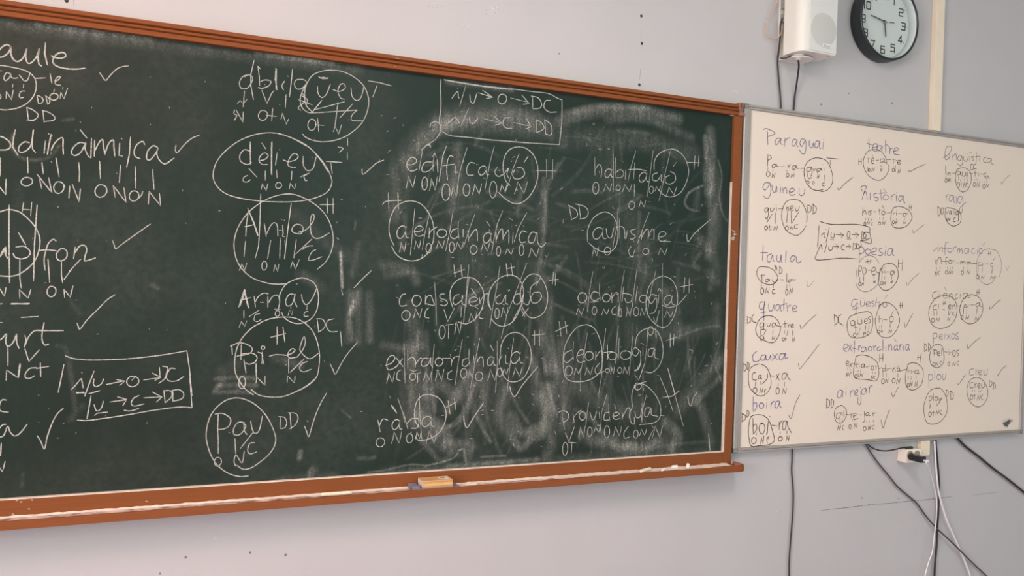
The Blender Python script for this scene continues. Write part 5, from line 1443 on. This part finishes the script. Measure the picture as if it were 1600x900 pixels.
cable('speaker_cable', path((1216, 0, .012), (1211, 9, .012), (1203, 24, .012), (1197.5, 40, .012), (1197.5, 52, .014), (1202, 58, .016), (1210, 60.5, .018), (1217.5, 57, .02), (1221, 50, .022), (1222.5, 40, .024)), .0019, M_CABLETAN, 'thin tan cable hanging in a loop beside the loudspeaker')
cable('speaker_cable', path((1222.5, 28, .026), (1219.5, 40, .022), (1219, 55, .016), (1216.5, 80, .010), (1215, 97, .009), (1216.5, 120, .008), (1219, 147, .008), (1220.5, 171, .008), (1221.5, 185, .008)), .0031, M_CABLEBLK, 'black cable running down the wall from the left edge of the loudspeaker bracket')
p0 = Vector((2.130, -.060, 2.4284))
cable('speaker_cable', [p0, at(1247.9, 98, .058), at(1248.2, 104, .050), at(1246.8, 116, .034), at(1244.4, 134, .018), at(1242, 150, .008), at(1240, 173, .008), at(1239.4, 186, .008)], .0034, M_CABLEBLK, 'black cable hanging from the swivel cap under the loudspeaker')
cable('bracket_lead', path((1219.5, 91, .03), (1226, 91, .05), (1232, 89.5, .055), (1236, 87, .06)), .0022, M_CABLEBLK, 'short black lead lying on the bracket arm under the loudspeaker')

# ------------------------------------------------------------------ socket, charger and the cables below the whiteboard
KX0, KX1, KZ0, KZ1, KD = 2.7570, 2.8420, .9345, .9860, .0425
so = thing('power_socket', (2.80, 0, KZ0), 'ivory double socket box on the wall under the whiteboard', 'socket')
newbox('box', KX0, KX1, -KD + .004, -.0005, KZ0, KZ1, M_SOCKET, so, .002)
newbox('face_plate', KX0 - .0005, KX1 + .0005, -KD, -KD + .0042, KZ0 - .0005, KZ1 + .0005, M_SOCKET, so, .0018)
for k, cx in enumerate((2.7785, 2.8165)):
    o = obj('socket_well', lathe_y(bmesh.new(), [(0, -KD - .0004), (.0135, -KD - .0004), (.0150, -KD - .0012), (.0165, -KD - .0008), (.0168, -KD + .001)], cx, .9640, 32), M_HOLE, so)
    bm = bmesh.new()
    for dx in (-.0045, .0045):
        lathe_y(bm, [(0, -KD - .0008), (.0018, -KD - .0007), (.0018, -KD - .0002)], cx + dx, .9640, 10)
    obj('pin_hole', bm, M_HOLEDARK, o)
ch = thing('usb_charger', (2.7785, -.06, .958), 'black charger block plugged into the ivory double socket', 'charger')
auto_smooth(obj('plug_base', lathe_y(bmesh.new(), [(0, -KD - .0015), (.0125, -KD - .0015), (.0140, -KD - .004), (.0140, -KD - .013), (.012, -KD - .016), (0, -KD - .016)], 2.7790, .9585, 32), mat('navy_black_plastic', srgb(30, 30, 40), .35, noise=.06, scale=40), ch), 40)
newbox('block', 2.7645, 2.7935, -KD - .062, -KD - .0155, .9470, .9700, bpy.data.materials['navy_black_plastic'], ch, .0025)
ux, uy, uz = 2.783, -KD - .0625, .9565
newbox('usb_plug', ux - .006, ux + .006, uy - .016, uy + .001, uz - .003, uz + .003, M_CABLEWHT, None, .001)
cw = bpy.data.objects['usb_plug']
lead = thing('usb_cable', (ux, uy, uz), 'thin white charging cable hanging from the black charger', 'cable')
cw.parent = lead
cw.matrix_parent_inverse = parent_inv(lead)
tip = Vector((ux, uy - .0155, uz))
bm = bmesh.new()
tube(bm, spline([tip, at(1447, 723.5, .118), at(1452, 731, .100), at(1455.5, 745, .07), at(1458.5, 757, .05), at(1461.5, 768, .035), at(1463.5, 783, .03), at(1463.5, 798, .03), at(1462, 820, .03), at(1459.5, 838, .03), at(1458.5, 851, .03), at(1456, 865, .03), at(1451, 878, .03), at(1446, 897, .03), at(1443, 915, .03)], 7), .0021, 10)
obj('cord', bm, M_CABLEWHT, lead, True)
cable('power_cable', path((1461.8, 688, .012), (1463, 703, .012), (1465.5, 730, .012), (1467, 750, .012), (1467, 770, .012), (1466, 800, .012), (1464.5, 825, .012), (1463.5, 850, .012), (1461, 880, .012), (1460, 900, .012), (1459, 918, .012)), .0042, M_CABLEBLK, 'black power cable hanging straight down beside the white one, right of the socket')
cable('power_cable', path((1460, 689, .020), (1461, 705, .021), (1462.5, 730, .023), (1465, 757, .026), (1468, 775, .026), (1474, 797, .022), (1481, 817, .018), (1490, 837, .016), (1499, 858, .016), (1508, 878, .016), (1516, 900, .016), (1522, 918, .016)), .0034, M_CABLEWHT, 'white power cable curving away to the right from the whiteboard edge beside the socket')
cable('power_cable', path((1353, 694, .010), (1358, 703, .010), (1371, 722, .010), (1390, 745, .010), (1402, 760, .010), (1418, 774, .010), (1431, 785, .010), (1440, 797, .010), (1448, 808, .010), (1462, 824, .0225), (1476, 837, .0225), (1490, 850, .027), (1502, 862, .027), (1520, 880, .014), (1540, 899, .012), (1560, 918, .012)), .0031, M_CABLEGRY, 'dark grey cable crossing the wall diagonally under the whiteboard')
cable('power_cable', path((1238, 700, .008), (1237.5, 720, .008), (1237, 737, .008), (1239, 760, .008), (1239.5, 780, .008), (1238.5, 805, .008), (1236.5, 830, .008), (1234.5, 855, .008), (1233, 880, .008), (1233, 900, .008), (1232.5, 920, .008)), .0028, M_CABLEBLK, 'black cable hanging alone under the left part of the whiteboard')
cable('power_cable', path((1494, 682, .012), (1499, 688, .012), (1508, 697, .012), (1530, 714, .012), (1552, 732, .012), (1575, 749, .012), (1600, 769, .012), (1625, 790, .012)), .0046, M_CABLEBLK, 'thick black cable slanting down to the right from the whiteboard corner')
pl = thing('plug_lead', at(1380, 703, .03), 'short black lead sagging from the whiteboard edge onto the top of the socket box', 'cable')
bm = bmesh.new()
zt = KZ1 + .0046
tube(bm, spline([at(1356, 694, .012), at(1361, 698.5, .014), at(1371, 702.8, .018), at(1383, 704.6, .022), at(1395, 703, .026), Vector((2.757, -.0275, zt + .0015)), Vector((2.772, -.0275, zt))], 6), .0026, 10)
obj('cord', bm, M_CABLEBLK, pl, True)
newbox('plug', 2.771, 2.806, -.034, -.021, KZ1 + .0008, KZ1 + .0090, M_CABLEBLK, pl, .003)
